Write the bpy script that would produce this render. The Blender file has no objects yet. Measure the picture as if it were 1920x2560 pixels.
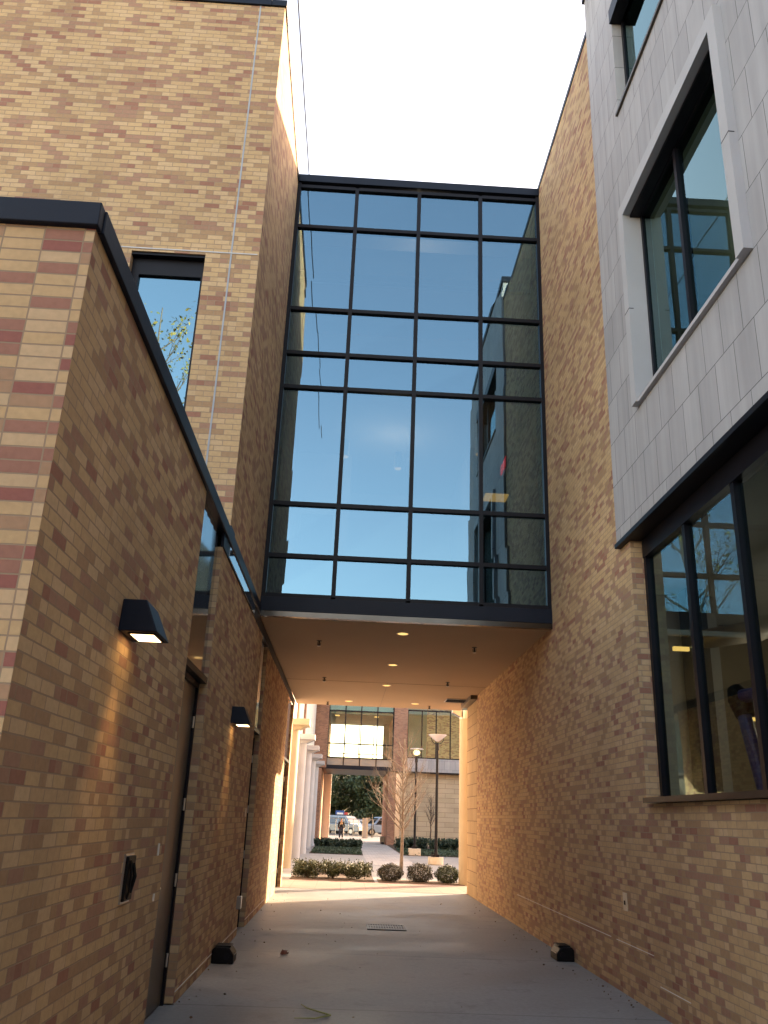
import bpy, math, random
import numpy as np
from mathutils import Vector, Matrix
random.seed(7); rng = np.random.default_rng(11)
S = bpy.context.scene
C = S.collection

# ------------------------------------------------------------ camera
cam_d = bpy.data.cameras.new('camera'); cam = bpy.data.objects.new('camera', cam_d); C.objects.link(cam)
R_ = Vector((0.99830525, -0.04462194, 0.0373564)); U_ = Vector((-0.05034363, -0.34020301, 0.93900343)); F_ = Vector((0.0291914, 0.93929271, 0.34187288))
cam.matrix_world = Matrix(((R_.x, U_.x, -F_.x, 0), (R_.y, U_.y, -F_.y, 0), (R_.z, U_.z, -F_.z, 1.6), (0, 0, 0, 1)))
cam_d.sensor_fit = 'VERTICAL'; cam_d.sensor_height = 36; cam_d.lens = 36 * 2104.18 / 2560
cam_d.clip_end = 2000; cam_d.clip_start = 0.05
S.camera = cam
# ------------------------------------------------------------ sky, sun, exposure
SUN_AZ, SUN_EL = math.radians(48.5), math.radians(19)
w = bpy.data.worlds.new('World'); S.world = w; w.use_nodes = True
nt = w.node_tree; bg = nt.nodes['Background']
sky = nt.nodes.new('ShaderNodeTexSky'); sky.sky_type = 'NISHITA'; sky.sun_disc = False
sky.sun_elevation = SUN_EL; sky.sun_rotation = SUN_AZ; sky.air_density = 1.0; sky.dust_density = 1.6; sky.ozone_density = 1.0
wb = nt.nodes.new('ShaderNodeVectorMath'); wb.operation = 'MULTIPLY'; wb.inputs[1].default_value = (1.33, 1.0, .77)   # warm white balance of the photograph
nt.links.new(sky.outputs[0], wb.inputs[0]); nt.links.new(wb.outputs[0], bg.inputs[0]); bg.inputs[1].default_value = 0.15
sd = bpy.data.lights.new('sun', 'SUN'); sd.energy = 4.2; sd.angle = math.radians(.5); sd.color = (1, .73, .46)
so = bpy.data.objects.new('sun', sd); C.objects.link(so)
sdir = Vector((math.sin(SUN_AZ) * math.cos(SUN_EL), math.cos(SUN_AZ) * math.cos(SUN_EL), math.sin(SUN_EL)))
so.rotation_euler = sdir.to_track_quat('Z', 'Y').to_euler(); so.location = (30, 30, 30)
S.view_settings.view_transform = 'Standard'; S.view_settings.look = 'None'; S.view_settings.gamma = 1
S.view_settings.exposure = 2.62
S.cycles.max_bounces = 10; S.cycles.glossy_bounces = 5; S.cycles.transparent_max_bounces = 14; S.cycles.diffuse_bounces = 6
S.cycles.sample_clamp_indirect = 6
S.cycles.use_denoising = True

# ------------------------------------------------------------ materials
def srgb(c):
    return tuple(((x / 255) / 12.92 if x / 255 <= .04045 else ((x / 255 + .055) / 1.055) ** 2.4) for x in c) + (1,)
def newmat(name):
    m = bpy.data.materials.new(name); m.use_nodes = True
    return m, m.node_tree.nodes, m.node_tree.links, m.node_tree.nodes['Principled BSDF']
def N(ns, t, **k):
    n = ns.new(t)
    for a, b in k.items():
        if a in n.inputs.keys() if isinstance(a, str) else False: n.inputs[a].default_value = b
        else: setattr(n, a, b)
    return n
def plain(name, col, rough=.6, metal=0, var=.12, scale=3, bump=0.0, bscale=60, spec=.5):
    """one colour with soft wear variation"""
    m, ns, L, b = newmat(name)
    tc = ns.new('ShaderNodeTexCoord'); n = ns.new('ShaderNodeTexNoise'); n.inputs['Scale'].default_value = scale; n.inputs['Detail'].default_value = 6
    L.new(tc.outputs['Object'], n.inputs['Vector'])
    r = ns.new('ShaderNodeMapRange'); r.inputs[1].default_value = .3; r.inputs[2].default_value = .7; r.inputs[3].default_value = 1 - var; r.inputs[4].default_value = 1 + var
    L.new(n.outputs[0], r.inputs[0])
    mx = ns.new('ShaderNodeVectorMath'); mx.operation = 'SCALE'; mx.inputs[0].default_value = col[:3]; L.new(r.outputs[0], mx.inputs['Scale'])
    L.new(mx.outputs[0], b.inputs['Base Color'])
    b.inputs['Roughness'].default_value = rough; b.inputs['Metallic'].default_value = metal
    b.inputs['Specular IOR Level'].default_value = spec
    if bump:
        n2 = ns.new('ShaderNodeTexNoise'); n2.inputs['Scale'].default_value = bscale; n2.inputs['Detail'].default_value = 4; L.new(tc.outputs['Object'], n2.inputs['Vector'])
        bp = ns.new('ShaderNodeBump'); bp.inputs['Strength'].default_value = bump; bp.inputs['Distance'].default_value = .01
        L.new(n2.outputs[0], bp.inputs['Height']); L.new(bp.outputs[0], b.inputs['Normal'])
    return m
def emis(name, col, s):
    m, ns, L, b = newmat(name)
    b.inputs['Base Color'].default_value = (*col[:3], 1); b.inputs['Emission Color'].default_value = (*col[:3], 1); b.inputs['Emission Strength'].default_value = s
    return m
def brick(name, bw=.188, rh=.067, cols=None, mortar=(.33, .24, .16), msize=.0042, clump=.45, rough=.85, off=.5, bumpd=.006, uvoff=(0, 0)):
    m, ns, L, b = newmat(name)
    uv = ns.new('ShaderNodeUVMap'); mp = ns.new('ShaderNodeMapping'); mp.inputs['Location'].default_value = (uvoff[0], uvoff[1], 0)
    L.new(uv.outputs[0], mp.inputs[0])
    # slightly wavering courses
    nd = ns.new('ShaderNodeTexNoise'); nd.inputs['Scale'].default_value = 5; L.new(mp.outputs[0], nd.inputs['Vector'])
    sb = ns.new('ShaderNodeVectorMath'); sb.operation = 'SUBTRACT'; sb.inputs[1].default_value = (.5, .5, .5); L.new(nd.outputs['Color'], sb.inputs[0])
    sc = ns.new('ShaderNodeVectorMath'); sc.operation = 'SCALE'; sc.inputs['Scale'].default_value = .006; L.new(sb.outputs[0], sc.inputs[0])
    ad = ns.new('ShaderNodeVectorMath'); L.new(mp.outputs[0], ad.inputs[0]); L.new(sc.outputs[0], ad.inputs[1])
    bt = ns.new('ShaderNodeTexBrick'); bt.offset = off; bt.offset_frequency = 2
    for k, v in (('Color1', (0, 0, 0, 1)), ('Color2', (1, 1, 1, 1)), ('Mortar', (0, 0, 0, 1)), ('Scale', 1), ('Mortar Size', msize), ('Mortar Smooth', .15), ('Bias', 0), ('Brick Width', bw), ('Row Height', rh)):
        bt.inputs[k].default_value = v
    L.new(ad.outputs[0], bt.inputs['Vector'])
    # clumping of the darker bricks
    nz = ns.new('ShaderNodeTexNoise'); nz.inputs['Scale'].default_value = 2.1; nz.inputs['Detail'].default_value = 2
    ms = ns.new('ShaderNodeMapping'); ms.inputs['Scale'].default_value = (.8, 1.4, 1); L.new(ms.outputs[0], nz.inputs['Vector'])
    def mth(op, a, bb=None, c=None):
        q = ns.new('ShaderNodeMath'); q.operation = op
        for k, t in enumerate((a, bb, c)):
            if t is None: continue
            if hasattr(t, 'links'): L.new(t, q.inputs[k])
            else: q.inputs[k].default_value = t
        return q.outputs[0]
    sp = ns.new('ShaderNodeSeparateXYZ'); L.new(ad.outputs[0], sp.inputs[0])      # snap to the brick, so one brick has one colour
    row = mth('FLOOR', mth('DIVIDE', sp.outputs[1], rh)); par = mth('ABSOLUTE', mth('MODULO', row, 2.0))
    col = mth('FLOOR', mth('DIVIDE', mth('MULTIPLY_ADD', par, off * bw, sp.outputs[0]), bw))
    cb_ = ns.new('ShaderNodeCombineXYZ'); L.new(mth('MULTIPLY', col, bw), cb_.inputs[0]); L.new(mth('MULTIPLY', row, rh), cb_.inputs[1]); L.new(cb_.outputs[0], ms.inputs[0])
    m1 = ns.new('ShaderNodeMath'); m1.operation = 'SUBTRACT'; m1.inputs[1].default_value = .5; L.new(nz.outputs[0], m1.inputs[0])
    m2 = ns.new('ShaderNodeMath'); m2.operation = 'MULTIPLY_ADD'; m2.inputs[1].default_value = clump; L.new(m1.outputs[0], m2.inputs[0])
    sx = ns.new('ShaderNodeSeparateColor'); L.new(bt.outputs['Color'], sx.inputs[0]); L.new(sx.outputs[0], m2.inputs[2])
    cr = ns.new('ShaderNodeValToRGB'); cr.color_ramp.interpolation = 'CONSTANT'; L.new(m2.outputs[0], cr.inputs[0])
    cols = cols or BR
    el = cr.color_ramp.elements
    while len(el) < len(cols): el.new(.5)
    for e, (p, c) in zip(el, cols): e.position = p; e.color = (*c, 1)
    # grain inside a brick
    n3 = ns.new('ShaderNodeTexNoise'); n3.inputs['Scale'].default_value = 26; n3.inputs['Detail'].default_value = 5; L.new(mp.outputs[0], n3.inputs['Vector'])
    n4 = ns.new('ShaderNodeTexNoise'); n4.inputs['Scale'].default_value = .55; n4.inputs['Detail'].default_value = 4; L.new(mp.outputs[0], n4.inputs['Vector'])
    a1 = ns.new('ShaderNodeMath'); a1.operation = 'MULTIPLY_ADD'; a1.inputs[1].default_value = .34; a1.inputs[2].default_value = .48; L.new(n3.outputs[0], a1.inputs[0])
    a2 = ns.new('ShaderNodeMath'); a2.operation = 'MULTIPLY_ADD'; a2.inputs[1].default_value = .7; L.new(n4.outputs[0], a2.inputs[0]); L.new(a1.outputs[0], a2.inputs[2])
    vm = ns.new('ShaderNodeVectorMath'); vm.operation = 'SCALE'; L.new(cr.outputs[0], vm.inputs[0]); L.new(a2.outputs[0], vm.inputs['Scale'])
    mx = ns.new('ShaderNodeMix'); mx.data_type = 'RGBA'; L.new(bt.outputs['Fac'], mx.inputs['Factor']); L.new(vm.outputs[0], mx.inputs[6]); mx.inputs[7].default_value = (*mortar, 1)
    L.new(mx.outputs[2], b.inputs['Base Color'])
    b.inputs['Roughness'].default_value = rough; b.inputs['Specular IOR Level'].default_value = .3
    inv = ns.new('ShaderNodeMath'); inv.operation = 'MULTIPLY_ADD'; inv.inputs[1].default_value = -1; L.new(bt.outputs['Fac'], inv.inputs[0])
    g = ns.new('ShaderNodeMath'); g.operation = 'MULTIPLY_ADD'; g.inputs[1].default_value = .35; g.inputs[2].default_value = 1; L.new(n3.outputs[0], g.inputs[0]); L.new(g.outputs[0], inv.inputs[2])
    bp = ns.new('ShaderNodeBump'); bp.inputs['Strength'].default_value = .8; bp.inputs['Distance'].default_value = bumpd
    L.new(inv.outputs[0], bp.inputs['Height']); L.new(bp.outputs[0], b.inputs['Normal'])
    return m
BR = [(0, (.515, .355, .19)), (.26, (.485, .33, .18)), (.42, (.535, .375, .215)), (.59, (.375, .24, .135)), (.77, (.35, .205, .135)), (.93, (.31, .155, .105))]
def glass(name, ior=2.4, tint=(.22, .26, .27), gcol=(.92, .97, 1), rough=.0, wav=.012, wscale=.9):
    m, ns, L, b = newmat(name); ns.remove(b); out = [n for n in ns if n.type == 'OUTPUT_MATERIAL'][0]
    fr = ns.new('ShaderNodeFresnel'); fr.inputs['IOR'].default_value = ior
    tr = ns.new('ShaderNodeBsdfTransparent'); tr.inputs[0].default_value = (*tint, 1)
    gl = ns.new('ShaderNodeBsdfGlossy'); gl.inputs['Color'].default_value = (*gcol, 1); gl.inputs['Roughness'].default_value = rough
    tc = ns.new('ShaderNodeTexCoord'); n = ns.new('ShaderNodeTexNoise'); n.inputs['Scale'].default_value = wscale; n.inputs['Detail'].default_value = 1
    L.new(tc.outputs['Object'], n.inputs['Vector'])
    bp = ns.new('ShaderNodeBump'); bp.inputs['Strength'].default_value = 1; bp.inputs['Distance'].default_value = wav
    L.new(n.outputs[0], bp.inputs['Height']); L.new(bp.outputs[0], gl.inputs['Normal'])
    ge = ns.new('ShaderNodeNewGeometry'); fm = ns.new('ShaderNodeMath'); fm.operation = 'MULTIPLY'; bf = ns.new('ShaderNodeMath'); bf.operation = 'SUBTRACT'; bf.inputs[0].default_value = 1
    L.new(ge.outputs['Backfacing'], bf.inputs[1]); L.new(fr.outputs[0], fm.inputs[0]); L.new(bf.outputs[0], fm.inputs[1])   # the outer face mirrors, the inner face only lets through
    mx = ns.new('ShaderNodeMixShader'); L.new(fm.outputs[0], mx.inputs[0]); L.new(tr.outputs[0], mx.inputs[1]); L.new(gl.outputs[0], mx.inputs[2])
    L.new(mx.outputs[0], out.inputs[0])
    return m
def gridmat(name, bw, rh, c1, c2, joint, msize, rough=.7, off=0., stain=.18, bumpd=.002, coat=0):
    m, ns, L, b = newmat(name)
    uv = ns.new('ShaderNodeUVMap')
    bt = ns.new('ShaderNodeTexBrick'); bt.offset = off; bt.offset_frequency = 2
    for k, v in (('Color1', (*c1, 1)), ('Color2', (*c2, 1)), ('Mortar', (*joint, 1)), ('Scale', 1), ('Mortar Size', msize), ('Mortar Smooth', .1), ('Bias', 0), ('Brick Width', bw), ('Row Height', rh)):
        bt.inputs[k].default_value = v
    L.new(uv.outputs[0], bt.inputs['Vector'])
    n = ns.new('ShaderNodeTexNoise'); n.inputs['Scale'].default_value = .8; n.inputs['Detail'].default_value = 9; n.inputs['Roughness'].default_value = .62; L.new(uv.outputs[0], n.inputs['Vector'])
    r = ns.new('ShaderNodeMapRange'); r.inputs[1].default_value = .3; r.inputs[2].default_value = .7; r.inputs[3].default_value = 1 - stain; r.inputs[4].default_value = 1 + stain; L.new(n.outputs[0], r.inputs[0])
    vm = ns.new('ShaderNodeVectorMath'); vm.operation = 'SCALE'; L.new(bt.outputs['Color'], vm.inputs[0]); L.new(r.outputs[0], vm.inputs['Scale'])
    if name == 'fibre_cement_panel':       # faint vertical wash marks
        ws = ns.new('ShaderNodeMapping'); ws.inputs['Scale'].default_value = (9, .45, 1); L.new(uv.outputs[0], ws.inputs[0])
        wn_ = ns.new('ShaderNodeTexNoise'); wn_.inputs['Scale'].default_value = 1; wn_.inputs['Detail'].default_value = 5; L.new(ws.outputs[0], wn_.inputs['Vector'])
        wr = ns.new('ShaderNodeMapRange'); wr.inputs[1].default_value = .35; wr.inputs[2].default_value = .7; wr.inputs[3].default_value = 1.06; wr.inputs[4].default_value = .88; L.new(wn_.outputs[0], wr.inputs[0])
        v3 = ns.new('ShaderNodeVectorMath'); v3.operation = 'SCALE'; L.new(vm.outputs[0], v3.inputs[0]); L.new(wr.outputs[0], v3.inputs['Scale']); vm = v3
    L.new(vm.outputs[0], b.inputs['Base Color']); b.inputs['Roughness'].default_value = rough
    bp = ns.new('ShaderNodeBump'); bp.inputs['Strength'].default_value = .7; bp.inputs['Distance'].default_value = bumpd; bp.invert = True
    L.new(bt.outputs['Fac'], bp.inputs['Height']); L.new(bp.outputs[0], b.inputs['Normal'])
    return m
def concrete(name, base, joint_w=3.2):
    m, ns, L, b = newmat(name)
    uv = ns.new('ShaderNodeUVMap')
    n = ns.new('ShaderNodeTexNoise'); n.inputs['Scale'].default_value = .55; n.inputs['Detail'].default_value = 8; n.inputs['Roughness'].default_value = .6; n.inputs['Distortion'].default_value = .6
    mp = ns.new('ShaderNodeMapping'); mp.inputs['Scale'].default_value = (.7, 1.3, 1); L.new(uv.outputs[0], mp.inputs[0]); L.new(mp.outputs[0], n.inputs['Vector'])
    n2 = ns.new('ShaderNodeTexNoise'); n2.inputs['Scale'].default_value = 22; n2.inputs['Detail'].default_value = 8; n2.inputs['Roughness'].default_value = .7; L.new(uv.outputs[0], n2.inputs['Vector'])
    r = ns.new('ShaderNodeMapRange'); r.inputs[1].default_value = .32; r.inputs[2].default_value = .72; r.inputs[3].default_value = .70; r.inputs[4].default_value = 1.30; L.new(n.outputs[0], r.inputs[0])
    r2 = ns.new('ShaderNodeMapRange'); r2.inputs[1].default_value = .3; r2.inputs[2].default_value = .7; r2.inputs[3].default_value = .86; r2.inputs[4].default_value = 1.14; L.new(n2.outputs[0], r2.inputs[0])
    n5 = ns.new('ShaderNodeTexNoise'); n5.inputs['Scale'].default_value = 2.3; n5.inputs['Detail'].default_value = 7; n5.inputs['Roughness'].default_value = .65; L.new(uv.outputs[0], n5.inputs['Vector'])
    r5 = ns.new('ShaderNodeMapRange'); r5.inputs[1].default_value = .56; r5.inputs[2].default_value = .70; r5.inputs[3].default_value = 1; r5.inputs[4].default_value = .72; L.new(n5.outputs[0], r5.inputs[0])
    m0 = ns.new('ShaderNodeMath'); m0.operation = 'MULTIPLY'; L.new(r.outputs[0], m0.inputs[0]); L.new(r5.outputs[0], m0.inputs[1])
    mu = ns.new('ShaderNodeMath'); mu.operation = 'MULTIPLY'; L.new(m0.outputs[0], mu.inputs[0]); L.new(r2.outputs[0], mu.inputs[1])
    bt = ns.new('ShaderNodeTexBrick'); bt.offset = 0
    for k, v in (('Color1', (1, 1, 1, 1)), ('Color2', (.93, .93, .93, 1)), ('Mortar', (.45, .45, .45, 1)), ('Scale', 1), ('Mortar Size', .011), ('Mortar Smooth', .3), ('Bias', 0), ('Brick Width', 90), ('Row Height', joint_w)):
        bt.inputs[k].default_value = v
    mo = ns.new('ShaderNodeMapping'); mo.inputs['Location'].default_value = (45, 1.1, 0); L.new(uv.outputs[0], mo.inputs[0]); L.new(mo.outputs[0], bt.inputs['Vector'])
    vm = ns.new('ShaderNodeVectorMath'); vm.operation = 'SCALE'; vm.inputs[0].default_value = base; L.new(mu.outputs[0], vm.inputs['Scale'])
    v2 = ns.new('ShaderNodeVectorMath'); v2.operation = 'MULTIPLY'; L.new(vm.outputs[0], v2.inputs[0]); L.new(bt.outputs['Color'], v2.inputs[1])
    L.new(v2.outputs[0], b.inputs['Base Color'])
    rr = ns.new('ShaderNodeMapRange'); rr.inputs[1].default_value = .35; rr.inputs[2].default_value = .7; rr.inputs[3].default_value = .48; rr.inputs[4].default_value = .72; L.new(n.outputs[0], rr.inputs[0]); L.new(rr.outputs[0], b.inputs['Roughness'])
    bp = ns.new('ShaderNodeBump'); bp.inputs['Strength'].default_value = .35; bp.inputs['Distance'].default_value = .004; L.new(n2.outputs[0], bp.inputs['Height']); L.new(bp.outputs[0], b.inputs['Normal'])
    return m
def foliage(name, cols, rough=.6):
    m, ns, L, b = newmat(name)
    g = ns.new('ShaderNodeNewGeometry'); cr = ns.new('ShaderNodeValToRGB'); el = cr.color_ramp.elements
    while len(el) < len(cols): el.new(.5)
    for i, (e, c) in enumerate(zip(el, cols)): e.position = i / max(1, len(cols) - 1); e.color = (*c, 1)
    L.new(g.outputs['Random Per Island'], cr.inputs[0]); L.new(cr.outputs[0], b.inputs['Base Color']); b.inputs['Roughness'].default_value = rough
    return m

M = dict(
    brick=brick('buff_brick'), brick_b=brick('buff_brick_side', bw=.19, rh=.0685, uvoff=(3.31, 7.15)), 
    brick_stack=brick('buff_brick_stack_bond', off=0, bw=.2, cols=[(0, (.54, .375, .20)), (.30, (.56, .40, .235)), (.54, (.40, .25, .15)), (.70, (.34, .17, .12)), (.88, (.30, .12, .095))], clump=.15, uvoff=(.06, .01)),
    brick_r=brick('buff_brick_fine', bw=.171, rh=.0585, msize=.0038, uvoff=(3.31, 7.15)),
    brick_red=brick('red_brick', cols=[(0, (.34, .19, .13)), (.4, (.30, .16, .11)), (.8, (.24, .13, .1))]),
    block=brick('limestone_block', bw=.6, rh=.27, cols=[(0, (.42, .30, .17)), (.5, (.40, .285, .16)), (.8, (.37, .265, .15))], mortar=(.16, .10, .06), msize=.008, clump=.1),
    lime=brick('limestone_courses', bw=1.2, rh=.3, cols=[(0, (.47, .38, .27)), (.5, (.44, .36, .25)), (.8, (.42, .34, .24))], mortar=(.2, .15, .11), msize=.01, clump=.1),
    navy=plain('navy_metal', (.005, .009, .020), .45, 0, .15, 2, .12, 18, spec=.22),
    black=plain('black_metal', (.005, .005, .009), .45, 0, .2, 5, spec=.22),
    blackp=plain('black_plastic', (.004, .004, .005), .5, 0, .2, 8, spec=.2),
    bronze=plain('bronze_door_metal', (.06, .048, .036), .45, .2, .15, 2),
    greydoor=plain('grey_door_paint', (.085, .072, .06), .38, .2, .12, 2),
    steel=plain('brushed_steel', (.5, .49, .47), .32, .9, .1, 6),
    polished=plain('polished_fascia', (.09, .08, .07), .2, 1, .1, 3, .5, 1.2),
    flute=plain('fluted_glossy_metal', (.46, .52, .58), .06, 1, .06, 2),
    clad=gridmat('fibre_cement_panel', .36, .53, (.375, .37, .385), (.32, .315, .33), (.06, .06, .06), .0035, .75, .5, .09),
    precast=plain('precast_surround', (.40, .40, .42), .7, 0, .06, 1.5, .2, 90),
    soffit=plain('painted_soffit', (.37, .275, .18), .75, 0, .05, .6),
    seal=plain('blue_grey_sealant', (.33, .36, .40), .6),
    lintel=plain('galvanised_edge', (.5, .5, .5), .5),
    mortarw=plain('white_weep_strip', (.75, .72, .66), .6),
    glass=glass('bridge_glass', 3.15, (.40, .41, .40), (.45, .77, 1.0), wav=.0018),
    glassr=glass('teal_glass', 2.3, (.5, .64, .6), (.66, .95, .97), wav=.002),
    glassw=glass('window_glass', 3.6, (.2, .24, .25), (.48, .82, 1.0), wav=.001),
    glasslow=glass('storefront_glass', 1.95, (.7, .74, .72), (.55, .88, .98), wav=.002),
    glassfar=glass('far_bridge_glass', 1.55, (.86, .93, .9), wav=.001),
    spandrel=plain('grey_spandrel_panel', (.22, .24, .25), .08, 0, .1, 1.2, spec=.8),
    wallin=plain('interior_paint', (.42, .40, .36), .8, 0, .05, 1),
    darkin=plain('interior_dark', (.06, .055, .05), .7, 0, .2, 1),
    tealin=plain('teal_interior', (.15, .24, .225), .7, 0, .1, 1),
    tan=plain('interior_tan', (.27, .215, .15), .8, 0, .15, 1),
    conc=concrete('passage_concrete', (.235, .243, .245)),
    conc2=concrete('courtyard_concrete', (.26, .26, .26), 1.6),
    conc3=concrete('forecourt_concrete', (.17, .165, .16), 2.4),
    tile=gridmat('peach_paver', .6, .6, (.23, .165, .135), (.21, .15, .12), (.12, .085, .07), .006, .65, 0, .12),
    paver=gridmat('grey_paver', .3, .3, (.40, .385, .375), (.34, .33, .33), (.2, .19, .18), .006, .75, .5, .2),
    soil=plain('mulch', (.07, .045, .03), .95, 0, .5, 30, .8, 60),
    dirt=plain('open_ground', (.12, .11, .08), .9, 0, .3, .2),
    asphalt=plain('asphalt', (.06, .06, .062), .85, 0, .2, 2, .3, 80),
    shrub=foliage('shrub_leaves', [(.032, .052, .014), (.055, .068, .02), (.022, .038, .012), (.075, .07, .025)]),
    shrubb=foliage('round_shrub_leaves', [(.03, .032, .018), (.045, .04, .025), (.018, .022, .012)]),
    shrubr=foliage('green_shrub_leaves', [(.025, .045, .014), (.038, .058, .02), (.016, .03, .01)]),
    dark=foliage('dark_shrub_leaves', [(.012, .03, .018), (.02, .045, .026), (.03, .055, .03)]),
    grassm=foliage('grass_blades', [(.018, .045, .026), (.03, .065, .035), (.02, .05, .04)]),
    oak=foliage('oak_leaves', [(.028, .05, .02), (.05, .075, .028), (.02, .04, .02), (.075, .095, .035)]),
    autumn=foliage('yellow_leaves', [(.35, .26, .05), (.25, .22, .06), (.14, .15, .04)]),
    bark=plain('pale_bark', (.16, .13, .11), .85, 0, .3, 14, .5, 60),
    barkd=plain('dark_bark', (.09, .065, .05), .9, 0, .3, 10),
    white=plain('white_panel', (.74, .72, .68), .6, 0, .05, 1),
    column=plain('precast_column', (.38, .33, .24), .7, 0, .06, 1.5, .2, 50),
    columng=plain('grey_panel_shaded_column', (.40, .41, .44), .7, 0, .08, 1.5, .2, 50),
    ped=plain('lamp_pedestal_concrete', (.56, .50, .40), .8, 0, .1, 5),
    lampw=emis('warm_lamp', (1, .62, .28), 1.6), lampd=emis('downlight_lamp', (1, .62, .20), .22),
    roomlamp=emis('interior_lamp', (1, .62, .16), .3), globe=emis('street_lamp_bulb', (1, .78, .36), .5), exitm=emis('exit_red', (.9, .02, .03), .45),
    frost=plain('frosted_bowl', (.62, .60, .66), .25, 0, .04, 2),
    leafd=foliage('fallen_leaf', [(.09, .045, .02), (.14, .08, .035), (.05, .03, .02)]),
    leafred=plain('red_leaf', (.16, .05, .03), .7), twig=plain('green_twig', (.30, .30, .10), .7),
    outlet=plain('almond_cover', (.62, .50, .34), .5),
    silver=plain('silver_car_paint', (.24, .26, .29), .25, .6, .05, 1), whitec=plain('white_car_paint', (.45, .49, .54), .25, 0, .04, 1), bluec=plain('pale_blue_car_paint', (.26, .36, .50), .25, .2, .04, 1), redc=plain('red_paint', (.45, .05, .05), .3),
    cglass=plain('car_glass', (.02, .025, .03), .05, 0, .1, 1, spec=1), tyre=plain('tyre_rubber', (.02, .02, .02), .8),
    skin=plain('skin', (.35, .2, .14), .6), hood=plain('black_hoodie', (.012, .012, .014), .9), jeans=plain('navy_trousers', (.015, .022, .05), .9), shoe=plain('white_shoes', (.5, .5, .5), .6), print=plain('cream_print', (.62, .46, .30), .8), hair=plain('dark_hair', (.015, .01, .008), .7),
    purple=plain('violet_arm_paint', (.045, .035, .16), .35, .1, .1, 2), duct=plain('buff_duct', (.38, .30, .20), .5, .2, .1, 3),
    signb=plain('blue_sign', (.03, .09, .30), .5), signw=plain('white_sign', (.7, .7, .72), .5),
    yellowish=plain('cream_corner', (.62, .56, .30), .7), roofm=plain('roof_membrane', (.3, .3, .3), .8),
    plaster=plain('far_buff_wall', (.34, .22, .13), .8), fencem=plain('galvanised_fence', (.20, .21, .22), .5, .2, .1, 4),
)

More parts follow.
